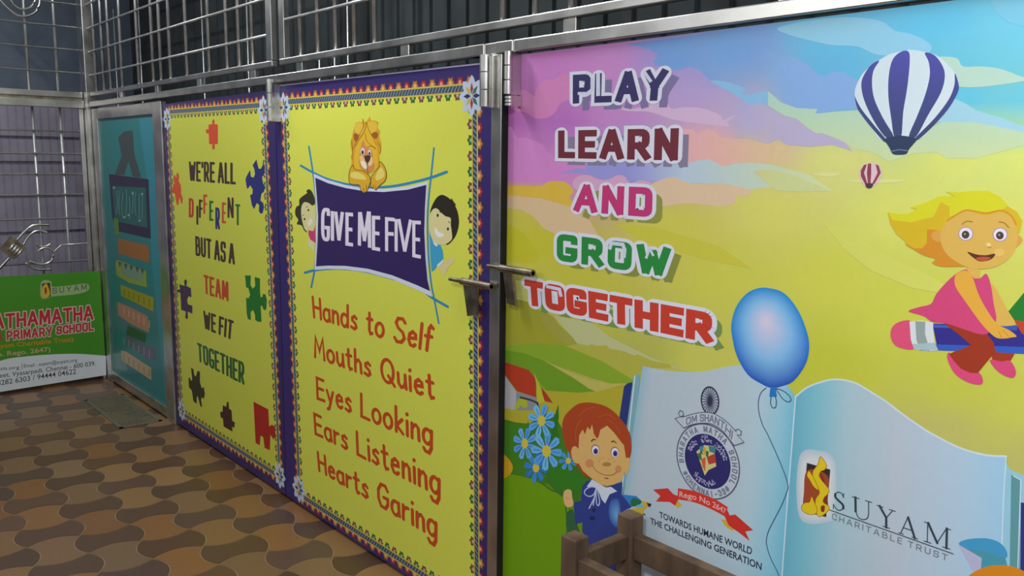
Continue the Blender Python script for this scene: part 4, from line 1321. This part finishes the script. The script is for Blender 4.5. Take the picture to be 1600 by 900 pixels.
a.blob(Z(*ka, [(478, 500), (500, 462), (560, 450), (580, 500), (555, 548), (510, 540)]), (204, 150, 70))
a.blob(Z(*ka, [(1225, 490), (1270, 510), (1275, 550), (1215, 600)]), (204, 150, 70))
a.blob(Z(*ka, [(556, 525), (570, 440), (620, 365), (720, 310), (800, 285), (880, 305), (960, 318), (1080, 290), (1160, 320), (1222, 400), (1238, 500), (1220, 605), (1160, 695), (1060, 762), (940, 788), (820, 782), (690, 720), (600, 640)]), SK)
a.line(Z(*ka, [(620, 365), (720, 300), (800, 272), (960, 300), (1090, 275), (1180, 320), (1225, 400)]), 2.4, (196, 132, 40), smooth=True)
for x, y in ((782, 480), (1084, 487)):
    a.poly(Z(*ka, ell(x, y, 68, 62)), (168, 140, 150))
    a.poly(Z(*ka, ell(x, y, 58, 54)), (214, 208, 222))
    a.poly(Z(*ka, ell(x - 2, y + 8, 34, 35)), (70, 58, 52))
    a.poly(Z(*ka, ell(x - 8, y + 2, 9, 9)), (160, 150, 140))
a.line(Z(*ka, [(750, 395), (790, 370), (840, 375)]), 1.6, (150, 110, 40), smooth=True)
a.line(Z(*ka, [(1075, 375), (1120, 385), (1160, 425)]), 1.6, (150, 110, 40), smooth=True)
a.blob(Z(*ka, ell(982, 575, 22, 16, 10)), (226, 196, 140))
a.line(Z(*ka, [(975, 600), (1005, 600)]), .9, (160, 110, 50))
a.blob(Z(*ka, ell(1075, 645, 50, 34, 12)), (212, 178, 96))
a.poly(catmull(Z(*ka, [(795, 640), (880, 662), (960, 668), (1040, 655), (1010, 700), (940, 722), (880, 712)]), True, 4), (84, 46, 30))
a.blob(Z(*ka, [(870, 695), (930, 682), (1000, 690), (960, 716), (910, 718)]), (176, 78, 48))
a.build('girl_on_pencil_face_print', sh)

# open book
a = art4()
a.poly([(975, 604), (980, 599), (988, 597), (990, 680), (975, 720), (962, 690)], (36, 52, 112))
a.poly([(990, 587), (1000, 584), (992, 700), (968, 790), (960, 770), (976, 690)], (118, 160, 172))
a.line([(992, 587), (984, 660), (972, 760)], 1.6, (196, 214, 222))
a.poly([(1566, 713), (1578, 734), (1640, 760), (1640, 1100), (1560, 1100)], (138, 186, 206))
a.poly([(1580, 742), (1594, 748), (1592, 1100), (1574, 1100)], (86, 140, 146))
a.poly([(1595, 785), (1640, 790), (1640, 1100), (1592, 1100)], (42, 50, 116))
a.line([(1584, 744), (1595, 750), (1590, 900)], 1.6, (190, 210, 214))
lt = [(1004, 572), (1030, 577), (1062, 581), (1100, 580), (1130, 574), (1160, 571), (1200, 580), (1228, 600), (1243, 620)]
lb = [(940, 1010), (1209, 1060)]
a.strips(catmull(lt, False), lb, [(0, (140, 178, 194)), (.06, (170, 184, 194)), (.5, (172, 186, 194)), (.75, (166, 192, 204)), (.9, (136, 188, 206)), (1, (112, 178, 200))])
rt = [(1243, 620), (1262, 605), (1290, 595), (1310, 593), (1335, 598), (1360, 612), (1385, 628), (1410, 647), (1440, 668), (1460, 680), (1500, 700), (1540, 711), (1572, 713)]
rb = [(1209, 1060), (1558, 1115)]
a.strips(catmull(rt, False), rb, [(0, (98, 166, 186)), (.1, (116, 178, 194)), (.25, (158, 186, 196)), (.5, (172, 184, 196)), (.8, (164, 188, 206)), (1, (146, 188, 214))])
a.line(catmull(rt, False), 2.4, (190, 206, 216))
a.line([(1243, 620), (1237, 700), (1229, 800), (1212, 1040)], 2.2, (186, 208, 220))
a.line([(1572, 713), (1568, 780), (1560, 1000)], 2.0, (186, 208, 220))
a.build('open_book_print', sh)
D5 = 24

# blue toy balloon
a = art4(D5)
bo = catmull([(1200, 450), (1225, 458), (1247, 485), (1261, 520), (1264, 545), (1258, 570), (1240, 595), (1220, 604), (1205, 606), (1190, 600), (1168, 585), (1151, 555), (1144, 525), (1143, 505), (1150, 480), (1165, 460), (1182, 451)], True, 4)
a.fan((1196, 500), bo, (204, 194, 214), lambda x, y: (26, 128 - max(0, y - 500) * .5, 196 - max(0, y - 540) * .4), 10, 1, ((122, 178, 222), .58))
a.poly([(1204, 604), (1212, 605), (1214, 620), (1202, 620)], (34, 110, 180))
a.line([(1213, 607), (1222, 610), (1232, 617), (1236, 625), (1231, 628), (1222, 622), (1213, 608)], 1.4, (52, 70, 92), smooth=True)
a.line([(1205, 620), (1204, 630), (1207, 637), (1212, 636), (1213, 626), (1211, 619)], 1.4, (52, 70, 92), smooth=True)
a.line([(1197, 606), (1189, 614), (1185, 628), (1186, 645), (1192, 665), (1200, 680), (1220, 725), (1231, 757), (1229, 770), (1220, 792), (1203, 825), (1198, 840), (1198, 852), (1204, 872), (1217, 900), (1225, 940)], 1.4, (60, 84, 112), smooth=True)
a.build('balloon_print', sh, 'glossy blue balloon on a string')

# round emblem
ke = (1000, 590, 3.46)
a = art4(D5)
GY = (112, 116, 134)
c = (1104.9, 720.9)
cu_, cv_ = a.P(c)
R = 57.5 * a.m(c)


def circ(r, n=48, du=0, dv=0, sx=1.0):
    return [(cu_ + du + sx * r * R * math.cos(2 * math.pi * i / n), cv_ + dv + r * R * math.sin(2 * math.pi * i / n)) for i in range(n)]


a.face(circ(1.0), a.col((176, 188, 198)))
a.next()
a.stroke(circ(1.0), 0.0035, a.col((84, 88, 110)), True)
a.next()
a.face(circ(.735), a.col((42, 40, 98)))
a.next()


def ring_text(txt, a0, a1, r0, h, col, inward=False, boldness=1.0):
    n = len(txt)
    f = CAPS
    for i, ch in enumerate(txt):
        if ch == ' ': continue
        ang = math.radians(a0 + (a1 - a0) * (i + .5) / n)
        w, pls = f[ch]
        for pl in pls:
            q = []
            for x, y in rounded(pl, .3):
                lx, ly = (x - w / 2) * h * .78, y * h
                if inward: lx, ly = -lx, h - ly
                rr = r0 + ly
                th = ang - lx / r0
                q.append((cu_ + rr * R * math.cos(th), cv_ + rr * R * math.sin(th)))
            a.stroke(q, .0032 * boldness, col, False, 'square')
    a.next()


ring_text('BHARATHA MATHA SCHOOL', 200, -28, .795, .135, a.col(GY))
ring_text('#CHENNAI-39#', 213, 325, .795, .135, a.col(GY), True)
WT = a.col((150, 150, 180))
rr_ = random.Random(5)
for a0, a1 in ((165, 128), (112, 80), (64, 15), (232, 300)):
    n = int(abs(a1 - a0) / 4)
    for i in range(n):
        th = math.radians(a0 + (a1 - a0) * i / n)
        for rad in (.56, .62):
            j = rr_.uniform(-.03, .03)
            p = (cu_ + (rad + j) * R * math.cos(th), cv_ + (rad + j) * R * math.sin(th))
            a.stroke([p, (p[0] + rr_.uniform(-.05, .05) * R, p[1] + rr_.uniform(-.06, .06) * R)], .0026, WT)
a.next()
for c_, pts in (((196, 186, 120), [(305, 400), (345, 365), (400, 370), (412, 480), (370, 500), (350, 530), (330, 470)]), ((60, 130, 150), [(320, 375), (345, 365), (350, 400), (325, 400)]), ((60, 120, 130), [(370, 368), (412, 375), (405, 410), (375, 400)]),
                ((170, 60, 50), [(360, 430), (405, 410), (412, 460), (372, 470)]), ((50, 110, 60), [(310, 410), (330, 405), (335, 450), (318, 440)]), ((190, 90, 60), [(330, 440), (355, 430), (352, 510), (338, 480)]),
                ((120, 60, 40), [(322, 400), (335, 395), (340, 420)]), ((190, 150, 60), [(340, 380), (355, 375), (360, 410), (345, 420)]), ((40, 100, 60), [(358, 395), (372, 400), (368, 430), (356, 425)])):
    a.poly(Z(*ke, pts), c_)
# wheel over the emblem
wc = (1109.2, 626.2)
wu, wv = a.P(wc)
RW = 21.5 * a.m(wc)
INK = a.col((48, 46, 82))
a.stroke([(wu + RW * .74 * math.cos(t * math.pi / 20), wv + RW * math.sin(t * math.pi / 20)) for t in range(40)], .0035, INK, True)
for i in range(24):
    t_ = 2 * math.pi * i / 24
    a.stroke([(wu, wv), (wu + RW * .72 * math.cos(t_), wv + RW * .97 * math.sin(t_))], .0018, INK, False, 'butt')
a.next()
a.face([(wu + RW * .2 * math.cos(t * math.pi / 8), wv + RW * .26 * math.sin(t * math.pi / 8)) for t in range(16)], INK)
a.next()
top = catmull(Z(*ke, [(238, 212), (290, 196), (345, 188), (400, 196), (460, 232), (520, 292)]), False)
bot = catmull(Z(*ke, [(236, 272), (290, 252), (345, 246), (395, 254), (450, 292), (508, 366)]), False)
a.poly(Z(*ke, [(190, 220), (236, 272), (262, 262), (262, 205), (228, 218), (212, 190)]), (172, 184, 194))
a.poly(Z(*ke, [(562, 350), (508, 368), (470, 320), (505, 275), (535, 310)]), (172, 184, 194))
a.line(Z(*ke, [(240, 212), (218, 212), (208, 195), (216, 178), (230, 182), (236, 205), (190, 222), (236, 272)]), 1.1, (70, 72, 92))
a.line(Z(*ke, [(520, 292), (512, 300), (515, 285), (530, 278), (548, 290), (545, 312), (525, 310), (562, 350), (508, 368)]), 1.1, (70, 72, 92))
a.strips(top, bot, [(0, (176, 188, 198)), (1, (176, 188, 198))], 20)
a.line(top, 1.2, (70, 72, 92))
a.line(bot, 1.2, (70, 72, 92))
tq, bq = [a.P(p) for p in top], [a.P(p) for p in bot]


def along(x, y):
    i = max(0, min(len(tq) - 1.001, x * (len(tq) - 1)))
    k = int(i); f = i - k
    A_ = (tq[k][0] + f * (tq[k + 1][0] - tq[k][0]), tq[k][1] + f * (tq[k + 1][1] - tq[k][1]))
    B_ = (bq[k][0] + f * (bq[k + 1][0] - bq[k][0]), bq[k][1] + f * (bq[k + 1][1] - bq[k][1]))
    return (B_[0] + y * (A_[0] - B_[0]), B_[1] + y * (A_[1] - B_[1]))


lines, W = pen_lines('OM SHANTHI', CAPS, .3, .3)
for i, pls in lines:
    for p_ in pls:
        a.stroke([along(.07 + .86 * x / W, .2 + .58 * y) for x, y in p_], .0032, a.col(GY), False, 'square')
a.next()
a.build('emblem_print', sh, 'round school emblem with a spoked wheel on top')
a = art4(D5)
RB = (190, 48, 40)
a.poly(Z(*ke, [(165, 670), (205, 665), (225, 690), (205, 705), (190, 690)]), (196, 160, 50))
a.poly(Z(*ke, [(435, 765), (470, 770), (510, 815), (500, 830), (465, 805)]), (196, 160, 50))
a.poly(Z(*ke, [(70, 605), (150, 598), (180, 630), (205, 640), (205, 662), (190, 692), (160, 672), (85, 670), (110, 640)]), RB)
a.poly(Z(*ke, [(470, 712), (485, 745), (515, 740), (612, 825), (570, 832), (592, 882), (535, 838), (480, 800), (458, 752)]), RB)
rt_ = catmull(Z(*ke, [(205, 598), (300, 615), (400, 655), (474, 700)]), False)
rb_ = catmull(Z(*ke, [(203, 658), (300, 676), (395, 716), (464, 754)]), False)
a.strips(rt_, rb_, [(0, (196, 54, 44)), (1, (196, 54, 44))], 16)
tq, bq = [a.P(p) for p in rt_], [a.P(p) for p in rb_]
print_text(a, 'Rego No 2647', None, (216, 170, 165), .012, arc=lambda x, y: along(.05 + .9 * x, .24 + .5 * y))
a.build('ribbon_print', sh, 'red ribbon with the registration number')
a = art4(D5)
print_text(a, 'TOWARDS HUMANE WORLD', [(1030, 799), (1175.5, 856), (1174.5, 867), (1030.5, 808.5)], (40, 44, 66), .018)
a.build('printed_lettering', sh, 'motto line reading towards humane world')
a = art4(D5)
print_text(a, 'THE CHALLENGING GENERATION', [(1016, 808.5), (1190.5, 880), (1189.5, 891), (1016.5, 818)], (40, 44, 66), .018)
a.build('printed_lettering', sh, 'motto line reading the challenging generation')

# trust logo
ks = (1240, 700, 4.444)
a = art4(D5)
halo = Z(*ks, [(40, 60), (185, 20), (290, 100), (290, 440), (230, 520), (40, 480)])
a.fan((1276, 762), catmull(halo), (206, 210, 212), (166, 186, 196), 4, 1, ((196, 202, 206), .75))
a.poly(Z(*ks, [(92, 103), (255, 150), (226, 480), (66, 440)]), (46, 40, 34))
a.blob(Z(*ks, [(85, 170), (150, 150), (240, 200), (235, 320), (238, 430), (190, 465), (75, 420), (72, 300)]), (148, 66, 36))
YF = (206, 182, 26)
OF = (150, 62, 28)
for pts in ([(185, 60), (215, 90), (230, 125), (215, 152), (190, 162), (178, 195), (205, 235), (246, 290), (236, 322), (215, 342), (205, 375), (240, 400), (245, 430), (200, 470), (165, 470), (150, 400), (155, 350), (180, 310), (160, 260), (135, 200), (135, 160), (170, 110)],
            [(125, 335), (145, 380), (162, 420), (155, 455), (110, 462), (65, 440), (55, 405), (80, 380), (110, 375)],
            [(105, 158), (130, 190), (160, 250), (172, 292), (140, 270), (110, 220), (92, 190)]):
    q = catmull(Z(*ks, pts), True, 4)
    a.poly(q, YF)
    a.line(q, .8, OF, closed=True)
for pts in ([(185, 170), (205, 200), (215, 240), (195, 225)], [(210, 350), (235, 330), (230, 390), (212, 380)], [(190, 405), (215, 400), (212, 440), (192, 440)]):
    a.blob(Z(*ks, pts), (120, 48, 30))
a.build('flame_logo_print', sh, 'yellow flame logo')
a = art4(D5 + 6)
SI = (44, 58, 66)


def serif(box_, parts, c=SI):
    """parts: ('k' thick / 'n' thin / 's' serif, points in the letter's own unit box)"""
    tl, tr, br, bl_ = Z(*ks, box_)
    def f(x, y):
        p = (tl[0] + (tr[0] - tl[0]) * x, tl[1] + (tr[1] - tl[1]) * x)
        q = (bl_[0] + (br[0] - bl_[0]) * x, bl_[1] + (br[1] - bl_[1]) * x)
        return (q[0] + (p[0] - q[0]) * y, q[1] + (p[1] - q[1]) * y)
    for kind, pts in parts:
        a.line([f(*p) for p in pts], {'k': 3.6, 'n': 1.5, 's': 1.3}[kind], c, cap='square', smooth=len(pts) > 3)


serif([(272, 300), (358, 318), (358, 442), (272, 420)], [('k', [(.2, .85), (.22, .68), (.5, .52), (.82, .34), (.84, .16)]), ('n', [(.86, .78), (.7, .98), (.4, 1.0), (.2, .85)]), ('n', [(.84, .16), (.6, 0), (.3, .02), (.06, .24)]), ('s', [(.88, 1), (.86, .76)]), ('s', [(.04, 0), (.06, .26)])])
serif([(408, 338), (542, 378), (542, 520), (408, 470)], [('k', [(.16, 1), (.17, .3)]), ('n', [(.17, .3), (.3, .04), (.55, .0), (.78, .16), (.84, .4)]), ('n', [(.84, .4), (.84, 1)]), ('s', [(0, 1), (.34, 1)]), ('s', [(.68, 1), (1, 1)])])
serif([(580, 398), (706, 440), (706, 572), (580, 528)], [('k', [(.14, 1), (.5, .5), (.5, 0)]), ('n', [(.86, 1), (.5, .5)]), ('s', [(0, 1), (.32, 1)]), ('s', [(.68, 1), (1, 1)]), ('s', [(.32, 0), (.68, 0)])])
serif([(730, 462), (862, 505), (862, 632), (730, 588)], [('n', [(.1, 0), (.48, 1)]), ('k', [(.5, 1), (.84, 0)]), ('n', [(.24, .36), (.7, .36)]), ('s', [(0, 0), (.24, 0)]), ('s', [(.7, 0), (1, 0)])])
serif([(910, 514), (1090, 568), (1086, 702), (906, 646)], [('n', [(.12, 0), (.12, 1)]), ('k', [(.14, 1), (.5, .12)]), ('n', [(.5, .12), (.84, 1)]), ('k', [(.86, 1), (.86, 0)]), ('s', [(0, 1), (.18, 1)]), ('s', [(0, 0), (.26, 0)]), ('s', [(.82, 1), (1, 1)]), ('s', [(.72, 0), (1, 0)])])
a.line(Z(*ks, [(250, 430), (1108, 735)]), 1.3, (58, 62, 66))
a.build('printed_lettering', sh, 'large spaced serif name beside the flame logo')
a = art4(D5 + 6)
write(a, 'CHARITABLE TRUST', Z(*ks, [(268, 452), (1072, 742), (1068, 786), (266, 494)]), 1.3, (104, 112, 118), gap=.55)
a.build('printed_lettering', sh, 'small grey line reading charitable trust')

# bits at the lower right corner of the poster
a = art4(D5 + 2)
a.poly([(1498, 852), (1534, 866), (1534, 895), (1520, 892)], (168, 168, 196))
a.poly([(1500, 852), (1540, 862), (1568, 862), (1574, 884), (1560, 930), (1530, 920), (1534, 872)], (66, 140, 158))
a.blob([(1498, 850), (1510, 843), (1540, 841), (1562, 848), (1573, 862), (1570, 872), (1540, 862), (1515, 858)], (60, 142, 184))
a.blob(ell(1562, 935, 66, 52, 20), (198, 124, 24))
a.build('orange_head_and_cap_print', sh)

# bunch of flowers
a = art4(2)
for pts in ([(846, 680), (856, 720), (880, 760), (888, 775)], [(825, 660), (832, 690), (850, 735), (886, 770)], [(837, 745), (860, 765), (885, 772)], [(888, 722), (884, 750), (884, 775)], [(884, 790), (886, 830), (880, 850)], [(890, 795), (896, 830), (898, 860)], [(893, 800), (905, 830)]):
    a.line(pts, 2.2, (46, 108, 36), smooth=True)
a.blob([(856, 735), (872, 726), (900, 742), (915, 752), (905, 765), (880, 766), (864, 755)], (46, 116, 28))
a.poly([(886, 800), (895, 795), (905, 830), (894, 850), (884, 820)], (44, 92, 56))


def daisy(cx, cy, rx, ry, c, n=8, rot=0.0):
    for k in range(n):
        t_ = rot + 2 * math.pi * k / n
        q = []
        for rr, da in ((.15, -.3), (.6, -.3), (.92, -.22), (1.0, 0), (.92, .22), (.6, .3), (.15, .3)):
            q.append((cx + rx * rr * math.cos(t_ + da), cy + ry * rr * math.sin(t_ + da)))
        jj = (k % 3 - 1) * 12
        a.poly(q, (c[0] + jj, c[1] + jj, c[2] + jj // 2))
        a.line([(cx + rx * .4 * math.cos(t_), cy + ry * .4 * math.sin(t_)), (cx + rx * .8 * math.cos(t_), cy + ry * .8 * math.sin(t_))], 1.4, (46, 124, 192))
    a.blob(ell(cx, cy, rx * .27, ry * .3, 10), (198, 178, 62))


daisy(888, 720, 15, 16, (74, 148, 206), 7, .4)
daisy(837.5, 731, 19, 24, (50, 122, 190), 8, .2)
daisy(820, 693, 19, 26, (92, 158, 214), 8, .35)
daisy(854, 705, 25, 31, (96, 164, 220), 8, .1)
daisy(846, 657.5, 22, 27, (98, 168, 224), 8, .3)
a.build('flower_bunch_print', sh, 'bunch of blue daisies')

# red-haired boy
kc = (860, 720, 6.92)
a = art4(D5 + 4)
JK = (42, 58, 128)
SB = (202, 164, 98)
a.poly(Z(*kc, [(340, 330), (348, 270), (390, 222), (440, 205), (600, 285), (720, 245), (778, 228), (770, 360), (800, 380), (880, 500), (790, 545), (762, 570), (762, 640), (745, 900), (700, 1250), (420, 1250), (385, 880), (345, 760), (345, 660), (270, 690), (258, 560), (248, 452), (330, 430)]), JK)
a.fan((964, 806), catmull([(955, 782), (966, 780), (970, 800), (969, 818), (962, 824), (953, 812), (951, 795)], True, 4), (104, 160, 206), (52, 84, 160), 4)
a.poly(Z(*kc, [(392, 280), (450, 200), (600, 290), (655, 280), (722, 330), (640, 362), (592, 462), (555, 420), (520, 330), (480, 282)]), (196, 202, 218))
for pts in ([(490, 290), (440, 280), (382, 310), (370, 355), (420, 385), (470, 362), (495, 300)], [(500, 300), (478, 390), (418, 515)], [(492, 310), (500, 460), (520, 482), (532, 440), (512, 330)], [(480, 380), (462, 480)]):
    a.line(Z(*kc, pts), 1.6, (176, 188, 216), smooth=True)
for x, y in ((470, 535), (465, 620), (440, 620)):
    a.poly(Z(*kc, ell(x, y, 18, 22, 12)), (28, 34, 78))
a.blob(Z(*kc, [(138, 390), (150, 330), (190, 308), (228, 325), (235, 390), (250, 455), (240, 490), (182, 502), (150, 460)]), (204, 170, 112))
a.line(Z(*kc, [(160, 400), (200, 410)]), .8, (170, 124, 74))
a.poly(Z(*kc, [(762, 362), (930, 382), (985, 432), (960, 492), (870, 492), (800, 400)]), (44, 120, 184))
a.blob(Z(*kc, [(868, 450), (900, 402), (985, 440), (950, 482), (885, 492)]), (32, 104, 60))
a.blob(Z(*kc, [(920, 490), (980, 470), (1000, 500), (970, 520)]), (96, 172, 208))
a.poly(Z(*kc, [(985, 430), (1052, 447), (1062, 492), (1010, 530), (1000, 590), (975, 600), (960, 560), (880, 545), (880, 515), (1005, 505)]), (190, 162, 56))
a.poly(Z(*kc, [(1040, 452), (1095, 467), (1075, 502), (1055, 490)]), (46, 40, 34))
a.poly(Z(*kc, [(1000, 565), (1030, 578), (1015, 592)]), (46, 40, 34))
a.poly(catmull(Z(*kf, [(568, 440), (585, 340), (640, 268), (720, 205), (800, 186), (900, 193), (1000, 222), (1080, 272), (1160, 356), (1220, 440), (1256, 530), (1266, 640), (1250, 735), (1215, 765), (1100, 840), (960, 900), (820, 940), (700, 800), (640, 700), (590, 590)]), True, 4), (158, 64, 30))
a.blob([(893, 712), (893, 702), (898, 697), (905, 703), (908, 715), (904, 724), (897, 722)], SB)
a.blob([(977, 718), (984, 717), (983, 733), (977, 742)], SB)
face = [(904, 700), (905, 680), (910.5, 671), (914, 679), (918, 667), (922, 672), (925, 663), (928, 678), (933, 686), (936, 680), (938, 671.5), (948.6, 665), (959.5, 676), (969, 688.6), (975, 696), (977, 709), (979, 721), (976, 737), (971, 751), (960, 757), (948, 759.5), (938, 757), (925, 748), (911, 736), (903, 722)]
a.poly(face, SB)
for x, y in ((930, 703), (960.5, 706.5)):
    a.poly(ell(x, y, 6.6, 8.6), (150, 110, 90))
    a.poly(ell(x + .3, y + .8, 5.6, 7.4), (212, 208, 218))
    a.poly(ell(x + .8, y + 2.2, 3.6, 4.6), (74, 58, 130))
    a.poly(ell(x + .8, y + 2.8, 1.7, 2.2), (36, 28, 60))
a.line([(924, 689.5), (927, 686.5), (930, 687)], 1.7, (80, 46, 26))
a.line([(955.5, 690.5), (959, 689), (962.5, 692)], 1.7, (80, 46, 26))
a.blob(ell(921, 724, 6.5, 6.5, 10), (190, 132, 86))
a.blob(ell(966, 733, 5, 6, 10), (190, 132, 86))
a.blob(ell(948, 725.5, 7, 3.2, 12), (164, 118, 66))
a.line([(926, 727), (929, 733), (937, 739), (948, 742.5), (958, 741.5), (964, 737)], 1.1, (150, 96, 56), smooth=True)
a.line([(945, 747), (950, 747.6)], 1.6, (120, 66, 40))
for x, y in ((938, 717), (943, 715), (952, 718), (957, 716), (936, 721), (960, 721)):
    a.poly(ell(x, y, .8, .9, 8), (168, 118, 70))
for pts in ([(905, 650), (915, 640), (930, 636)], [(900, 690), (900, 670), (908, 655)], [(935, 652), (950, 648), (962, 656)], [(948, 655), (960, 663), (970, 678)]):
    a.line(pts, .9, (182, 88, 48), smooth=True)
a.build('boy_print', sh, 'red haired boy in a blue jacket')
bolt(T4, (762, 415), (833, 428), [(786, 426), (799, 428), (805, 478), (792, 474)])

# ------------------------------------------------------------------ green banner by the far wall
EQ = 0.75
t = thing('banner', (0.7, YBAN, 0.0), 'green and white school banner board standing on the floor by the far grille', 'banner')
sh = sheet('banner_board', [(-60, 436), (156, 423.5), (166, 586), (-60, 622)], ban_uv, t, (62, 130, 30), EQ, .012, ban_xyz)
a = Art(ban_uv, ban_xyz, EQ)
wt = catmull([(-60, 590), (0, 564), (40, 557), (87, 553.5), (125, 553), (165.5, 556)], False)
a.poly(wt + [(166, 586), (-60, 622)], (196, 203, 206))
a.build('white_footer_print', sh)
kb_ = (0, 420, 4.5)
a = Art(ban_uv, ban_xyz, EQ)
a.blob(Z(*kb_, [(285, 110), (310, 80), (360, 90), (370, 125), (480, 118), (610, 105), (620, 150), (540, 178), (370, 195), (310, 212), (285, 190)]), (140, 165, 110))
a.poly(Z(*kb_, [(295, 105), (352, 98), (358, 195), (300, 200)]), (60, 46, 26))
a.blob(Z(*kb_, [(300, 130), (325, 105), (340, 130), (352, 180), (325, 200), (300, 195)]), (196, 160, 40))
a.blob(Z(*kb_, [(312, 140), (325, 130), (330, 165), (318, 180)]), (140, 62, 30))
write(a, 'SUYAM', Z(*kb_, [(368, 135), (610, 108), (612, 148), (370, 175)]), 1.3, (72, 86, 84), gap=.55)
a.build('flame_logo_print', sh, 'small flame logo and name')
for txt, q, pen, c, o_ in (('BHARATHAMATHA', [(-86, 499), (145.5, 477), (146, 499.5), (-86, 523)], 4.6, (172, 40, 52), 3.4),
                           ('NURSERY & PRIMARY SCHOOL', None, 3.0, (168, 48, 56), 2.6)):
    a = Art(ban_uv, ban_xyz, EQ)
    if q:
        write(a, txt, q, pen, (196, 176, 160), gap=.38, rnd=.25, grow=o_)
        a.next()
        write(a, txt, q, pen, c, gap=.38, rnd=.25)
    else:
        for w_, q in (('PRIMARY', [(10, 517), (81.5, 510), (82, 525), (10.5, 532)]), ('SCHOOL', [(88, 510), (146, 502), (146.5, 517), (88, 523)])):
            write(a, w_, q, pen, (196, 176, 160), gap=.4, grow=o_)
            a.next()
            write(a, w_, q, pen, c, gap=.4)
        print_text(a, 'Y &', [(-12, 520), (4, 518.5), (4, 532), (-12, 534)], c, .02)
    a.build('printed_lettering', sh)
a = Art(ban_uv, ban_xyz, EQ)
print_text(a, '(A unit of Suyam Charitable Trust)', [(-70, 544), (114, 526), (115, 533), (-70, 551)], (188, 124, 24), .012)
print_text(a, '(Govt. Regn. Rego. 2647)', [(-70, 557), (78, 542), (79, 549), (-70, 564)], (190, 150, 120), .01)
a.build('printed_lettering', sh)
a = Art(ban_uv, ban_xyz, EQ, STEP * 3)
INKB = (52, 54, 70)
print_text(a, 'suyam.org', [(-20, 574), (30, 571), (30.5, 576.5), (-20, 580)], INKB, .004)
a.line([(34, 568), (34.5, 577)], .8, INKB)
print_text(a, 'Email : suyam@suyam.org', [(37, 569), (120, 559.5), (120.5, 565), (37.5, 574.5)], INKB, .004)
print_text(a, 'Street, Vyasarpadi, Chennai - 600 039.', [(-14, 585), (149, 564), (149.5, 571), (-14, 592)], INKB, .006)
print_text(a, '94444 8282 6303 / 94444 04622', [(-40, 600), (118.5, 576), (119, 584), (-40, 608)], INKB, .006)
a.build('printed_lettering', sh)

# ------------------------------------------------------------------ flat greyish slatted patch on the floor
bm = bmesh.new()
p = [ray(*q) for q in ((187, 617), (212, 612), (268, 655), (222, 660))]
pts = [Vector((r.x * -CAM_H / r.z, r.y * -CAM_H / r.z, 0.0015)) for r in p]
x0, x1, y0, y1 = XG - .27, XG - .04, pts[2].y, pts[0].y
t = thing('floor_patch', (x1, y0, 0), 'greyish flat slatted patch on the floor beside the foot of the teal poster gate', 'grate')
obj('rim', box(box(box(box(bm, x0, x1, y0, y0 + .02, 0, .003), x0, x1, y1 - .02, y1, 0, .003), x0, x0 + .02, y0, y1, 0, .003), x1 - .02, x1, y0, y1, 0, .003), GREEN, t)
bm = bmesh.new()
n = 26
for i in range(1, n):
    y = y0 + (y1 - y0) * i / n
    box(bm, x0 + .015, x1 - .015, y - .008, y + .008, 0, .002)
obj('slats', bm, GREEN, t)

# ------------------------------------------------------------------ small wooden bench frame in front of the big poster
HB_ = 0.63
def atz(px, py, z):
    r = ray(px, py)
    k = (z - CAM_H) / r.z
    return r.x * k, r.y * k
lx, ly = atz(898, 836, HB_)
bx, by = atz(985.5, 802.5, HB_)
bx = min(bx, XG - .03)
w = .0235
ye = by - .62
t = thing('wooden_bench', ((lx + bx) / 2, by, 0), 'brown wooden bench frame with post stubs in front of the pastel sky poster', 'bench')
for x, y in ((lx, by), (bx, by), (lx, ye), (bx, ye)):
    obj('leg', B(x - w, x + w, y - w, y + w, 0, HB_, .004), WOOD, t)
zt = HB_ - .047
for x0, x1, y0, y1, za, zb in ((lx + w, bx - w, by - .014, by + .014, zt - .062, zt), (lx + w, bx - w, ye - .014, ye + .014, zt - .062, zt),
                               (lx - .014, lx + .014, ye + w, by - w, zt - .062, zt), (bx - .014, bx + .014, ye + w, by - w, zt - .062, zt)):
    obj('rail', B(x0, x1, y0, y1, za, zb, .003), WOOD, t)
obj('stretcher', B(lx + w, bx - w, by - .012, by + .012, .14, .18, .003), WOOD, t)
obj('stretcher', B(lx + w, bx - w, ye - .012, ye + .012, .14, .18, .003), WOOD, t)
